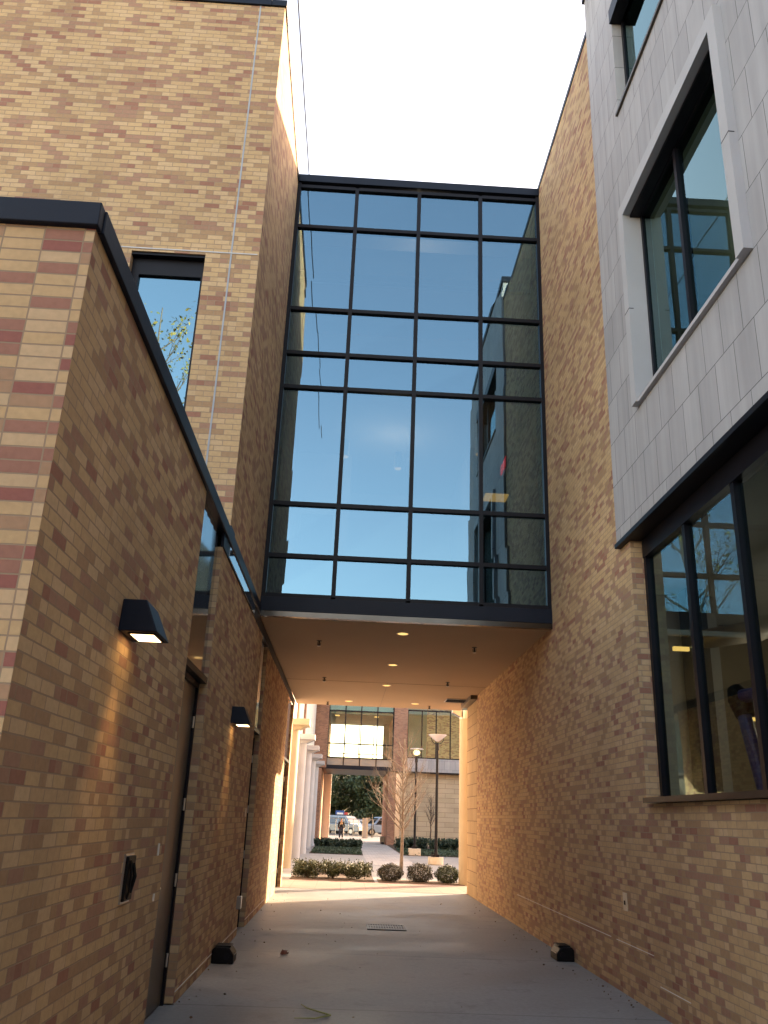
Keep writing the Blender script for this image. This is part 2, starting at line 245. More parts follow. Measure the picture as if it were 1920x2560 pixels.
# ------------------------------------------------------------ mesh helpers
class MB:
    """collects shapes in world metres; build() links them as ONE mesh object"""
    def __init__(s): s.v = []; s.f = []
    def add(s, vs, fs):
        o = len(s.v); s.v += [tuple(v) for v in vs]; s.f += [tuple(i + o for i in f) for f in fs]; return s
    def box(s, x0, x1, y0, y1, z0, z1):
        if x0 > x1: x0, x1 = x1, x0
        if y0 > y1: y0, y1 = y1, y0
        if z0 > z1: z0, z1 = z1, z0
        return s.add([(x0, y0, z0), (x1, y0, z0), (x1, y1, z0), (x0, y1, z0), (x0, y0, z1), (x1, y0, z1), (x1, y1, z1), (x0, y1, z1)],
                     [(0, 3, 2, 1), (4, 5, 6, 7), (0, 1, 5, 4), (1, 2, 6, 5), (2, 3, 7, 6), (3, 0, 4, 7)])
    def hexa(s, p): return s.add(p, [(0, 3, 2, 1), (4, 5, 6, 7), (0, 1, 5, 4), (1, 2, 6, 5), (2, 3, 7, 6), (3, 0, 4, 7)])
    def tube(s, pts, rads, n=10, cap=True):
        pts = [Vector(p) for p in pts]
        if not hasattr(rads, '__len__'): rads = [rads] * len(pts)
        vs = []; up = Vector((0, 0, 1)); prev = None
        for i, p in enumerate(pts):
            d = (pts[min(i + 1, len(pts) - 1)] - pts[max(i - 1, 0)]).normalized()
            a = prev if prev is not None else (up if abs(d.z) < .9 else Vector((1, 0, 0)))
            e1 = (a - d * a.dot(d)).normalized(); prev = e1; e2 = d.cross(e1)
            for k in range(n):
                t = 2 * math.pi * k / n; vs.append(p + (e1 * math.cos(t) + e2 * math.sin(t)) * rads[i])
        fs = []
        for i in range(len(pts) - 1):
            for k in range(n):
                a = i * n + k; b = i * n + (k + 1) % n; fs.append((a, b, b + n, a + n))
        if cap: fs.append(tuple(range(n - 1, -1, -1))); fs.append(tuple((len(pts) - 1) * n + k for k in range(n)))
        return s.add(vs, fs)
    def lathe(s, cx, cy, prof, n=24):
        vs = []; fs = []
        for r, z in prof:
            for k in range(n): t = 2 * math.pi * k / n; vs.append((cx + r * math.cos(t), cy + r * math.sin(t), z))
        for i in range(len(prof) - 1):
            for k in range(n): a = i * n + k; b = i * n + (k + 1) % n; fs.append((a, b, b + n, a + n))
        fs.append(tuple(range(n - 1, -1, -1))); fs.append(tuple((len(prof) - 1) * n + k for k in range(n)))
        return s.add(vs, fs)
    def prism(s, poly, a0, a1, axis='y'):
        """poly in the plane across axis: for y -> (x,z); x -> (y,z); z -> (x,y)"""
        n = len(poly)
        def P(p, a): return {'y': (p[0], a, p[1]), 'x': (a, p[0], p[1]), 'z': (p[0], p[1], a)}[axis]
        return s.add([P(p, a0) for p in poly] + [P(p, a1) for p in poly], [tuple(range(n)), tuple(range(2 * n - 1, n - 1, -1))] + [(i, i + n, (i + 1) % n + n, (i + 1) % n) for i in range(n)])
    def build(s, name, mat, parent=None, smooth=False, bevel=0, recalc=True):
        me = bpy.data.meshes.new(name)
        off = parent_world(parent)
        me.from_pydata([(v[0] - off.x, v[1] - off.y, v[2] - off.z) for v in s.v], [], s.f)
        if recalc:
            import bmesh
            bm = bmesh.new(); bm.from_mesh(me); bmesh.ops.recalc_face_normals(bm, faces=bm.faces); bm.to_mesh(me); bm.free()
        uvl = me.uv_layers.new(name='UVMap')
        for p in me.polygons:
            n = p.normal; ax = max(range(3), key=lambda i: abs(n[i]))
            for li in p.loop_indices:
                c = me.vertices[me.loops[li].vertex_index].co
                x, y, z = c.x + off.x, c.y + off.y, c.z + off.z
                uvl.data[li].uv = (y, z) if ax == 0 else ((x, z) if ax == 1 else (x, y))
            p.use_smooth = smooth
        me.materials.append(mat)
        o = bpy.data.objects.new(name, me); C.objects.link(o)
        if parent: o.parent = parent
        if bevel:
            b = o.modifiers.new('bevel', 'BEVEL'); b.width = bevel; b.segments = 2; b.limit_method = 'ANGLE'
        return o
def parent_world(p):
    v = Vector((0, 0, 0))
    while p is not None: v += p.location; p = p.parent
    return v
def tag(o, label=None, cat=None, group=None, kind=None):
    if label: o['label'] = label
    if cat: o['category'] = cat
    if group: o['group'] = group
    if kind: o['kind'] = kind
    return o
def thing(name, label, cat, loc, group=None):
    o = bpy.data.objects.new(name, None); C.objects.link(o); o.location = loc; o.empty_display_size = .2
    return tag(o, label, cat, group)
def kids(o): return [c for c in C.objects if c.parent == o]
def copy_tree(o, loc=None, parent=None, rz=None):
    c = o.copy(); C.objects.link(c)
    if parent is not None: c.parent = parent
    if loc is not None: c.location = loc
    if rz is not None: c.rotation_euler = (0, 0, rz)
    for k in kids(o): copy_tree(k, None, c)
    return c
def slab(name, x0, x1, y0, y1, z, mat, label=None, cat=None, kind='structure', th=.05):
    o = MB().box(x0, x1, y0, y1, z - th, z).build(name, mat); o['kind'] = kind
    return o
def leaves(name, mat, pts, size, parent=None, flat=.0, aspect=.6):
    """many small leaf faces round the given points"""
    n = len(pts); off = np.array(parent_world(parent))
    a = rng.normal(size=(n, 3)); a[:, 2] *= (1 - flat); a /= np.linalg.norm(a, axis=1)[:, None]
    b = rng.normal(size=(n, 3)); b -= a * (a * b).sum(1)[:, None]; b /= np.linalg.norm(b, axis=1)[:, None]
    s = (size * rng.uniform(.6, 1.4, n))[:, None] if np.ndim(size) == 0 else (size * rng.uniform(.6, 1.4, n))[:, None]
    P = np.asarray(pts) - off
    v = np.stack([P - a * s, P + b * s * aspect, P + a * s, P - b * s * aspect], 1).reshape(-1, 3)
    me = bpy.data.meshes.new(name); me.vertices.add(4 * n); me.vertices.foreach_set('co', v.ravel())
    me.loops.add(4 * n); me.loops.foreach_set('vertex_index', np.arange(4 * n)); me.polygons.add(n)
    me.polygons.foreach_set('loop_start', np.arange(n) * 4); me.update(calc_edges=True); me.validate()
    me.materials.append(mat); o = bpy.data.objects.new(name, me); C.objects.link(o)
    if parent: o.parent = parent
    return o

L0, RX = -1.41, 2.98           # faces of the two passage walls
CZ = 4.39                      # soffit height
# ------------------------------------------------------------ ground
o = slab('ground', -300, 320, -120, 500, -.06, M['dirt'])
slab('passage_floor', -12, 3.3, -25, 21.42, 0, M['conc'])
slab('tile_band', -6, 20, 21.42, 24.25, 0.004, M['tile'])
slab('courtyard_paving', -6, 30, 24.25, 58.0, 0, M['conc2'])
slab('paver_walk', .95, 2.78, 33.0, 57.5, .004, M['paver'], th=.03)
slab('forecourt_paving', -14, 30, 58.0, 80, 0, M['conc3'])
slab('parking_lot', -60, 60, 80, 190, -.004, M['asphalt'])

# ------------------------------------------------------------ left low wing
W = -11.0
lw = thing('brick_wing', 'low buff brick wing with navy coping and metal doors left of the passage', 'building', (L0, 3.6, 0))
wl = MB()
ops = [(7.27, 8.46), (13.05, 14.0), (19.8, 21.6)]
ys = [3.6] + [v for p in ops for v in p] + [22.0]
RB = L0 - .10
for i in range(0, len(ys), 2):
    wl.box(RB, L0, ys[i] + (.3 if i == 0 else 0), ys[i + 1], 0, 4.2 if ys[i] > 8 else 4.36)
wl.build('wall', M['brick'], lw)
MB().box(L0 - .08, L0, 3.6, 3.9, 0, 4.36).build('corner_wall', M['brick'], lw)
MB().box(W, L0 - .0005, 3.594, 3.9, 0, 4.358).build('front_wall', M['brick_stack'], lw)
MB().box(W, RB - .12, 3.9, 21.9, 0, 4.36).build('core_wall', M['darkin'], lw)
MB().box(W, RB, 21.9, 22.0, 0, 4.36).build('end_wall', M['brick_b'], lw)
MB().box(W, L0 + .02, 3.56, 3.63, 4.36, 4.5).box(L0 - .1, L0 + .03, 3.63, 12.4, 4.36, 4.5).box(W, L0 - .1, 3.63, 8.84, 4.42, 4.49).build('coping', M['navy'], lw, bevel=.006)
MB().box(L0 - .02, L0 + .012, 8.46, 22, 4.205, 4.355).build('trim_strip', M['navy'], lw)
MB().box(L0 - .015, L0 + .017, 8.9, 11.6, 4.22, 4.35).build('glazed_strip', M['flute'], lw)
for k, (y0, y1) in enumerate(ops):
    zt = 2.78
    # fluted glossy panel above the door
    pts = []; n = 6; d = (y1 - y0) / n
    for i in range(n): pts += [(L0 - .047, y0 + i * d), (L0 - .04, y0 + i * d + d * .8), (L0 - .047, y0 + (i + 1) * d - .004)]
    pts += [(RB - .1, y1), (RB - .1, y0)]
    MB().prism(pts, zt + .06, 4.355 if k == 0 else 4.2, 'z').build('fluted_panel', M['flute'], lw)
    MB().box(RB, L0 - .006, y0, y1, zt, zt + .06).build('door_lintel', M['black'], lw)
    dr = MB().box(RB - .06, RB - .005, y0 + .05, y1 - .05, .01, zt - .05).build('door', M['greydoor'], lw)
    MB().box(RB - .07, RB + .02, y0, y0 + .05, 0, zt).box(RB - .07, RB + .02, y1 - .05, y1, 0, zt).box(RB - .07, RB + .02, y0 + .05, y1 - .05, zt - .05, zt).build('door_frame', M['black'], lw)
    for hz in (.3, .95, 1.6, 2.35):
        MB().tube([(RB + .012, y1 - .055, hz), (RB + .012, y1 - .055, hz + .11)], .011, 8).build('hinge', M['steel'], dr)
    MB().tube([(RB, y0 + .12, 1.0), (RB + .05, y0 + .12, 1.0), (RB + .05, y0 + .25, 1.0)], .011, 8).build('handle', M['steel'], dr)
wp = MB()
for a, b in ((8.47, 13.04), (14.01, 17.2)): wp.box(L0 - .01, L0 + .004, a, b, .095, .104)
wp.build('weep_strip', M['mortarw'], lw)
MB().box(L0 - .3, L0 + .012, 8.46, 8.5, .0, .01).build('door_threshold', M['steel'], lw)

# ------------------------------------------------------------ tower
tw = thing('brick_tower', 'tall buff and rose brick tower with a slim window rising behind the low wing', 'building', (L0, 8.84, 0))
TY = 8.84; wx0, wx1, wz0, wz1 = -2.98, -2.07, 5.2, 8.1
t = MB()
t.box(W, wx0, TY, TY + .22, 4.3, 12.34).box(wx1, L0, TY, TY + .22, 4.56, 12.34).box(wx0, wx1, TY, TY + .22, wz1, 12.34).box(wx0, wx1, TY, TY + .22, 4.3, wz0)
t.box(L0 - .22, L0, TY + .22, 22, 4.56, 12.34).box(W, L0 - .22, 21.8, 22, 4.56, 12.34)
t.build('wall', M['brick_b'], tw)
MB().box(W, L0 - .23, 12, 21.7, 4.6, 12.3).box(W, -3.4, TY + .3, 12, 4.6, 12.3).build('core_wall', M['darkin'], tw)
MB().box(W, L0, TY, 22, 12.44, 12.47).build('roof', M['roofm'], tw)
MB().box(W, -1.60, TY - .03, TY + .3, 12.345, 12.5).box(-1.595, L0 + .025, TY - .03, TY + .3, 12.345, 12.455).box(L0 - .3, L0 + .02, TY + .3, 22, 12.345, 12.5).build('coping', M['navy'], tw, bevel=.006)
MB().box(-1.765, -1.745, TY - .004, TY + .02, 4.4, 12.34).build('control_joint', M['seal'], tw)
MB().box(-3.2, L0 - .02, TY - .006, TY + .02, 8.135, 8.15).build('lintel_edge', M['lintel'], tw)
MB().box(L0 - .6, L0 + .014, TY - .012, TY + .3, 4.52, 4.565).build('base_flashing', M['navy'], tw)
wn = MB().box(wx0, wx1, TY + .02, TY + .19, wz1 - .035, wz1 - .001).box(wx0, wx0 + .1, TY + .1, TY + .2, wz0, wz1 - .035).box(wx1 - .045, wx1, TY + .1, TY + .2, wz0, wz1 - .035).box(wx0 + .1, wx1 - .045, TY + .1, TY + .2, 7.83, wz1 - .035).box(wx0 + .1, wx1 - .045, TY + .1, TY + .2, 5.95, 6.02).build('window', M['black'], tw)
MB().box(wx0 + .1, wx1 - .045, TY + .14, TY + .15, wz0, 7.83).build('pane', M['glassw'], wn)
MB().box(wx0, wx1, TY + .7, TY + .75, wz0, wz1).build('interior_wall', M['darkin'], tw)

# ------------------------------------------------------------ right building
rb = thing('brick_and_panel_building', 'brick building on the right with grey panel cladding and large windows', 'building', (RX, 8.6, 0))
PX = 2.93
w = MB()
w.box(RX, RX + .2, 8.67, 20.0, 0, 12.5)                   # passage wall
w.box(RX, RX + .14, 4.2, 8.67, 0, 1.83)                    # under the big window
w.box(RX + .2, 24, 21.4, 21.6, 0, 12.5)                   # north wall
w.box(RX, 16, 4.0, 4.2, 0, 4.6)
w.build('wall', M['brick_r'], rb)
MB().box(RX, RX + .2, 20.02, 21.6, 0, 4.3).box(RX, RX + .2, 20.02, 21.6, 4.66, 12.5).build('end_pier', M['block'], rb)
MB().box(RX - .16, RX + .2, 19.9, 21.64, 4.3, 4.66).build('end_beam', M['greydoor'], rb)
MB().box(RX - .015, RX + .23, 8.98, 21.62, 12.5, 12.6).build('coping', M['navy'], rb, bevel=.006)
cl = MB(); X1 = PX + .2
# cladding with two window openings
cy0, cy1 = 5.42, 7.83; cz0, cz1 = 5.90, 8.24     # framed window
uy0, uy1, uz0, uz1 = 5.2, 7.93, 9.86, 11.55
a0, a1, b0, b1 = cy0 - .07, cy1 + .07, cz0 - .03, cz1 + .08
cl.box(PX, 16, 3.9, 4.1, 4.62, 13.0).box(PX, X1, a1, 8.97, 4.62, 9.86).box(PX, X1, 4.1, a0, 4.62, 9.86).box(PX, X1, a0, a1, 4.62, b0).box(PX, X1, a0, a1, b1, 9.86)
cl.box(PX, X1, uy1, 8.97, uz0, 13.0).box(PX, X1, 4.1, uy0, uz0, 13.0).box(PX, X1, uy0, uy1, uz1, 13.0)
cl.build('panel_cladding', M['clad'], rb)
MB().box(PX - .03, X1 + .1, 3.87, 9.0, 13.0, 13.14).build('parapet_cap', M['navy'], rb)
# precast surround of the framed window, standing proud
FX = 2.855
MB().box(6.5, 16, -14, 4.0, 0, 12.6).box(-16, 16, -24, -14, 0, 9.3).build('unseen_shade_mass', M['brick_r'], rb)  # added masses out of view that shade the lower walls
fr = MB().box(FX, PX + .26, cy1, cy1 + .14, cz0 - .06, cz1 + .16).box(FX, PX + .26, cy0 - .14, cy0, cz0 - .06, cz1 + .16).box(FX, PX + .26, cy0, cy1, cz1, cz1 + .16)
fr.hexa([(FX + .03, cy0, cz0 - .06), (PX + .26, cy0, cz0 - .06), (PX + .26, cy1, cz0 - .06), (FX + .03, cy1, cz0 - .06), (FX + .03, cy0, cz0 - .02), (PX + .26, cy0, cz0), (PX + .26, cy1, cz0), (FX + .03, cy1, cz0 - .02)])
fr.build('window_surround', M['precast'], rb)
for zz in (6.98,):
    MB().box(FX - .002, FX + .05, cy1 - .002, cy1 + .142, zz, zz + .008).build('surround_joint', M['black'], rb); MB().box(FX - .002, FX + .05, cy0 - .142, cy0 + .002, zz, zz + .008).build('surround_joint', M['black'], rb)
GX = 3.06
def window(parent, y0, y1, z0, z1, gx, ms, hs, mat, fw=.06, fd=.1, wallm='black'):
    f = MB().box(gx, gx + fd, y0, y0 + fw, z0, z1).box(gx, gx + fd, y1 - fw, y1, z0, z1).box(gx, gx + fd, y0 + fw, y1 - fw, z1 - fw, z1).box(gx, gx + fd, y0 + fw, y1 - fw, z0, z0 + fw * .7)
    for m in ms: f.box(gx - .015, gx + fd - .03, m - .03, m + .03, z0 + fw * .7, z1 - fw)
    for h in hs: f.box(gx + .005, gx + fd - .005, y0 + fw, y1 - fw, h - .025, h + .025)
    f = f.build('window', M['black'], parent)
    MB().box(gx + .02, gx + .032, y0 + fw, y1 - fw, z0 + fw * .7, z1 - fw).build('pane', mat, f)
    return f
window(rb, cy0, cy1, cz0, cz1, GX, [6.76], [], M['glassr'], fw=.045)
MB().box(PX + .01, GX + .02, cy0, cy1, cz1 - .03, cz1 - .002).build('window_head', M['black'], rb)
window(rb, uy0, uy1, uz0, uz1, PX + .12, [6.2], [], M['glassr'])
MB().box(PX - .03, PX + .2, uy0 - .02, uy1 + .02, uz0 - .04, uz0 - .001).build('window_sill', M['bronze'], rb)
MB().box(PX - .03, PX + .12, uy0, uy1, uz1 - .22, uz1 - .001).build('window_head', M['black'], rb)
# big lower window
lwn = MB()
lg = 3.12
for m in (8.61, 7.52, 6.44, 5.36, 4.28): lwn.box(lg - .01, lg + .075, m - .033, m + .033, 1.87, 4.5)
lwn.box(lg - .02, lg + .1, 4.2, 8.64, 4.36, 4.56).box(lg - .02, lg + .1, 4.2, 8.64, 1.86, 1.9)
lwn = lwn.build('window', M['black'], rb)
MB().box(lg + .03, lg + .045, 4.2, 8.62, 1.87, 4.5).build('pane', M['glasslow'], lwn)
MB().box(PX - .02, 3.36, 3.9, 8.99, 4.565, 4.615).build('soffit_trim', M['black'], rb)
MB().box(PX - .03, 3.14, 4.0, 8.55, 1.835, 1.885).build('window_sill', M['black'], rb)
wp = MB().box(RX - .004, RX + .01, 10.1, 15.4, .478, .486).box(RX - .004, RX + .01, 8.75, 9.9, .478, .484).box(RX - .004, RX + .01, 7.9, 8.62, .24, .247)
wp.build('weep_strip', M['mortarw'], rb)
# interior of the right building
MB().box(3.2, 16, 4.2, 21.3, -.05, .0).box(3.4, 16, 4.2, 21.3, 4.62, 4.9).box(3.3, 16, 4.2, 21.3, 8.7, 9.0).box(3.2, 24, 4.1, 21.5, 12.35, 12.45).box(23.8, 24, 4.1, 21.6, 0, 12.4).build('floor_slab', M['wallin'], rb)
MB().box(3.2, 4.9, 11, 11.1, 0, 4.6).box(9, 9.1, 4.2, 21, 0, 12.3).box(16, 23.8, 4.1, 4.3, 0, 12.3).box(3.3, 9, 13, 13.1, 0, 12.3).build('interior_wall', M['wallin'], rb)
MB().box(4.35, 4.6, 10.6, 10.9, 0, 4.6).build('interior_column', M['darkin'], rb)
MB().box(4.9, 9, 12.6, 12.7, 0, 4.6).build('interior_partition', M['tan'], rb)
MB().box(4.05, 4.25, 10.4, 10.45, 3.73, 3.78).build('interior_light', M['roomlamp'], rb); MB().box(4.9, 5.2, 10.4, 10.45, 2.9, 2.94).build('interior_light', M['roomlamp'], rb)
def room_lamp(x, y, z, e, parent, col=(1, .84, .62), r=.25):
    d = bpy.data.lights.new('room_lamp_glow', 'POINT'); d.energy = e; d.color = col; d.shadow_soft_size = r
    o = bpy.data.objects.new('room_lamp_glow', d); C.objects.link(o); o.parent = parent; o.location = Vector((x, y, z)) - parent_world(parent)
room_lamp(4.4, 9.0, 3.0, 2.6, rb, (1, .95, .9)); room_lamp(6.4, 10.6, 3.0, 4, rb)
room_lamp(5.5, 8, 8.2, 8, rb)

# ------------------------------------------------------------ glass bridge
gb = thing('glass_bridge', 'glass walled bridge with dark mullions spanning the passage between tower and right building', 'bridge', (0.8, 12.4, CZ))
BY = 12.4; bx = [L0, -.33, .80, 1.91, RX]; rows = [12.29, 11.42, 9.72, 8.86, 8.22, 6.17, 5.32, 4.69]
f = MB().box(L0, L0 + .065, BY - .05, BY + .1, 4.55, 12.36).box(RX - .06, RX, BY - .05, BY + .1, 4.55, 12.36)
for x in bx[1:-1]: f.box(x - .032, x + .032, BY - .05, BY + .1, 4.69, 12.3)
for z in rows:
    for i in range(4): f.box(bx[i] + (.065 if i == 0 else .032), bx[i + 1] - (.06 if i == 3 else .032), BY - .044, BY + .1, z - .032, z + .032)
f.build('mullion_grid', M['black'], gb)
MB().box(L0 + .002, RX - .002, BY - .08, BY + .2, 12.37, 12.52).build('parapet_cap', M['navy'], gb)
for i in range(4):
    for j in range(7):
        sp = j in (0, 3, 6)
        a = rng.uniform(-.003, .003, 4)
        y = BY + .005
        p = MB().add([(bx[i] + .03, y + a[0], rows[j + 1]), (bx[i + 1] - .03, y + a[1], rows[j + 1]), (bx[i + 1] - .03, y + a[2], rows[j]), (bx[i] + .03, y + a[3], rows[j]),
                      (bx[i] + .03, y + .02, rows[j + 1]), (bx[i + 1] - .03, y + .02, rows[j + 1]), (bx[i + 1] - .03, y + .02, rows[j]), (bx[i] + .03, y + .02, rows[j])],
                     [(0, 1, 2, 3), (7, 6, 5, 4), (0, 4, 5, 1), (1, 5, 6, 2), (2, 6, 7, 3), (3, 7, 4, 0)])
        po = p.build('pane', M['glass'], gb)
        if sp:
            MB().box(bx[i] + .034, bx[i + 1] - .034, BY + .06, BY + .09, rows[j + 1] + .034, rows[j] - .034).build('spandrel_panel', M['spandrel'], gb)
MB().box(L0 + .002, RX - .002, BY - .08, BY + .06, 4.44, 4.655).build('fascia', M['navy'], gb, bevel=.004)
MB().box(L0 + .012, 1.9, BY - .074, BY + .02, 4.36, 4.438).box(1.905, RX - .004, BY - .074, BY + .02, 4.36, 4.438).build('polished_trim', M['polished'], gb)
MB().box(L0, RX - .005, BY + .02, 22.9, 4.39, 4.43).build('soffit', M['soffit'], gb)
MB().box(.805, .812, 18.6, 22.9, 4.386, 4.391).box(L0, RX - .005, 18.6, 18.607, 4.386, 4.3905).build('soffit_joint', M['bronze'], gb)
MB().box(L0 + .01, RX - .01, BY + .15, 22.85, 4.6, 4.7).box(L0 + .01, RX - .01, BY + .15, 22.85, 8.3, 8.8).box(L0 + .01, RX - .01, BY + .2, 22.85, 12.36, 12.46).build('floor_slab', M['wallin'], gb)
MB().box(L0 + .01, RX - .01, 22.75, 22.87, 4.43, 12.3).build('far_wall', M['brick_b'], gb)
MB().box(L0 + .01, -.2, 15.2, 15.3, 4.7, 8.3).box(2.0, 2.1, 14.6, 20, 4.7, 8.3).box(L0 + .01, RX - .02, 17.3, 17.4, 4.7, 12.3).box(L0 + .01, L0 + .1, 12.6, 17, 4.7, 12.3).box(RX - .1, RX - .01, 12.6, 17, 4.7, 12.3).build('interior_wall', M['wallin'], gb)
MB().box(L0 + .1, RX - .1, 12.75, 13.1, 10.75, 11.3).build('interior_bulkhead', M['white'], gb)
MB().box(L0 + .1, RX - .1, 12.72, 12.76, 10.55, 10.6).build('guard_rail', M['lintel'], gb)
MB().box(-1.1, -.5, 15.14, 15.19, 4.7, 7.0).build('interior_door', M['darkin'], gb); MB().box(2.2, 2.6, 17.2, 17.28, 4.7, 7.1).build('interior_door', M['darkin'], gb)
MB().box(2.15, 2.55, 13.4, 13.75, 6.9, 6.92).build('ceiling_panel_light', M['roomlamp'], gb)
for (x, y, z) in ((-.3, 13.6, 7.55), (2.0, 13.2, 7.55), (.65, 13.9, 7.5)):
    pl = MB().lathe(x, y, [(.07, z), (.07, z + .3)], 16).build('pendant_light', M['white'], gb)
    MB().lathe(x, y, [(.055, z - .012), (.055, z - .002)], 16).build('lamp_lens', M['lampd'], pl)
room_lamp(.6, 14.2, 7.7, 6, gb); room_lamp(1.0, 13.9, 11.7, 5, gb)
es = MB().box(2.42, 2.46, 12.9, 13.25, 7.15, 7.42).build('exit_sign', M['darkin'], gb)
tcv = bpy.data.curves.new('exit_text', 'FONT'); tcv.body = 'EXIT'; tcv.size = .24; tcv.extrude = .004; tcv.align_x = 'CENTER'; tcv.align_y = 'CENTER'
tobj = bpy.data.objects.new('t', tcv); C.objects.link(tobj); dg = bpy.context.evaluated_depsgraph_get(); tme = bpy.data.meshes.new_from_object(tobj.evaluated_get(dg)); bpy.data.objects.remove(tobj)
tme.materials.clear(); tme.materials.append(M['exitm']); eo = bpy.data.objects.new('lettering', tme); C.objects.link(eo); eo.parent = es
eo.location = Vector((2.40, 13.07, 7.285)) - parent_world(es); eo.rotation_euler = (math.radians(90), 0, math.radians(-90))

# downlights and sprinklers
def downlight(loc, label):
    r = thing('downlight', label, 'ceiling light', loc, 'round downlights in the passage soffit')
    MB().lathe(loc[0], loc[1], [(.10, CZ - .012), (.10, CZ - .001)], 28).build('trim_ring', M['white'], r)
    MB().lathe(loc[0], loc[1], [(.082, CZ - .016), (.082, CZ - .0125)], 28).build('lens', M['lampd'], r)
    d = bpy.data.lights.new('downlight_glow', 'SPOT'); d.energy = 1.6; d.color = (1, .66, .32); d.spot_size = math.radians(110); d.spot_blend = .8; d.shadow_soft_size = .07
    lo = bpy.data.objects.new('downlight_glow', d); C.objects.link(lo); lo.parent = r; lo.location = (0, 0, -.03)
for (x, y), lb in zip([(.79, 13.27), (.79, 16.21), (.80, 18.9), (-.03, 21.88), (1.67, 21.84)],
                      ['lit round downlight closest to the glass front of the bridge', 'lit round downlight second from the glass front in the middle row', 'lit round downlight third from the glass front in the middle row', 'faint round downlight near the far soffit edge on the left side', 'faint round downlight near the far soffit edge beside the air vent']):
    downlight((x, y, CZ), lb)
spr = None
for (x, y), lb in zip([(-.57, 14.2), (2.07, 14.17), (-.57, 18.2), (2.07, 18.11), (-.57, 22.28), (2.07, 22.23)],
                      ['left sprinkler head of the pair nearest the glass front', 'right sprinkler head of the pair nearest the glass front', 'left sprinkler head halfway along the soffit', 'right sprinkler head halfway along the soffit', 'left sprinkler head at the far edge of the soffit', 'right sprinkler head at the far edge of the soffit']):
    if spr is None:
        spr = thing('sprinkler_head', lb, 'sprinkler', (x, y, CZ), 'sprinkler heads hanging from the soffit')
        MB().lathe(x, y, [(.045, CZ - .008), (.045, CZ - .001)], 14).build('escutcheon', M['black'], spr)
        MB().tube([(x, y, CZ - .008), (x, y, CZ - .075)], .014, 8).tube([(x - .028, y, CZ - .03), (x - .026, y, CZ - .07), (x, y, CZ - .085)], .005, 6).tube([(x + .028, y, CZ - .03), (x + .026, y, CZ - .07), (x, y, CZ - .085)], .005, 6).build('sprinkler_body', M['black'], spr)
        MB().lathe(x, y, [(.03, CZ - .095), (.03, CZ - .09)], 12).build('deflector', M['steel'], spr)
    else:
        c = copy_tree(spr, (x, y, CZ)); c['label'] = lb
v = thing('air_vent', 'flat grey air vent set in the soffit near the far right', 'vent', (2.6, 20.9, CZ))
MB().box(2.33, 2.87, 20.6, 21.2, CZ - .02, CZ - .012).build('grille', M['steel'], v)
fv = MB()
for i in range(7): fv.box(2.36, 2.84, 20.66 + i * .075, 20.68 + i * .075, CZ - .028, CZ - .0205)
fv.build('louvre', M['black'], v)

# wall lamps
def wall_lamp(y, label, src=None):
    if src is None:
        r = thing('wall_lamp', label, 'wall lamp', (L0, y, 2.6), 'wedge shaped wall lamps on the left brick wall')
        y1 = y + .36
        MB().hexa([(L0, y, 2.6), (L0 + .235, y, 2.6), (L0 + .235, y1, 2.6), (L0, y1, 2.6), (L0, y + .02, 2.8), (L0 + .145, y + .02, 2.8), (L0 + .145, y1 - .02, 2.8), (L0, y1 - .02, 2.8)]).build('housing', M['navy'], r, bevel=.006)
        MB().box(L0 + .06, L0 + .2, y + .07, y1 - .07, 2.592, 2.5995).build('lens', M['lampw'], r)
        MB().box(L0 + .045, L0 + .215, y + .055, y1 - .055, 2.5935, 2.5999).build('lens_frame', M['black'], r)
        d = bpy.data.lights.new('wall_lamp_glow', 'SPOT'); d.energy = 5; d.color = (1, .55, .2); d.spot_size = math.radians(75); d.spot_blend = .6; d.shadow_soft_size = .04
        lo = bpy.data.objects.new('wall_lamp_glow', d); C.objects.link(lo); lo.parent = r; lo.location = (.13, .12, -.03); lo.rotation_euler = (0, math.radians(-14), 0)
        return r
    c = copy_tree(src, (L0, y, 2.6)); c['label'] = label; return c
wl1 = wall_lamp(5.05, 'larger looking lit navy wall lamp near the front corner of the low wing')
wall_lamp(10.37, 'lit navy wall lamp between the first and second doors', wl1)

# small wall fittings
hb = thing('wall_box', 'black recessed utility box with steel rim on the left brick wall', 'wall box', (L0, 5.97, 1.0))
MB().box(L0 - .01, L0 + .012, 5.96, 6.2, 1.02, 1.32).build('rim', M['steel'], hb)
MB().box(L0 + .002, L0 + .03, 5.975, 6.185, 1.035, 1.305).build('cover', M['blackp'], hb, bevel=.006)
MB().tube([(L0 + .03, 6.03, 1.28), (L0 + .045, 6.03, 1.2), (L0 + .045, 6.03, 1.1), (L0 + .03, 6.04, 1.05)], .008, 8).tube([(L0 + .03, 6.12, 1.26), (L0 + .05, 6.12, 1.18), (L0 + .03, 6.12, 1.08)], .012, 8).build('latch', M['blackp'], hb)
for (y, z, h, lb) in ((6.99, 1.27, .085, 'small pale plate on the brick just before the first door'), (7.02, .95, .05, 'tiny pale tab on the brick low before the first door')):
    p = tag(MB().box(L0 + .001, L0 + .009, y, y + .035, z, z + h).build('wall_tag', M['mortarw']), lb, 'tag')
tag(MB().box(L0 - .01, L0 + .06, 12.72, 12.86, .36, .52).build('exit_button_box', M['steel'], bevel=.008), 'grey metal box low on the left wall before the second door', 'control box')
tag(MB().box(L0 - .01, L0 + .012, 12.78, 12.85, 1.55, 1.66).build('card_reader', M['outlet'], bevel=.004), 'small pale card reader beside the second door', 'card reader')
ou = thing('power_outlet', 'almond outlet cover on the right brick wall', 'outlet', (RX, 9.51, .8))
MB().box(RX - .014, RX - .001, 9.455, 9.575, .79, .965).build('cover_plate', M['outlet'], ou, bevel=.004)
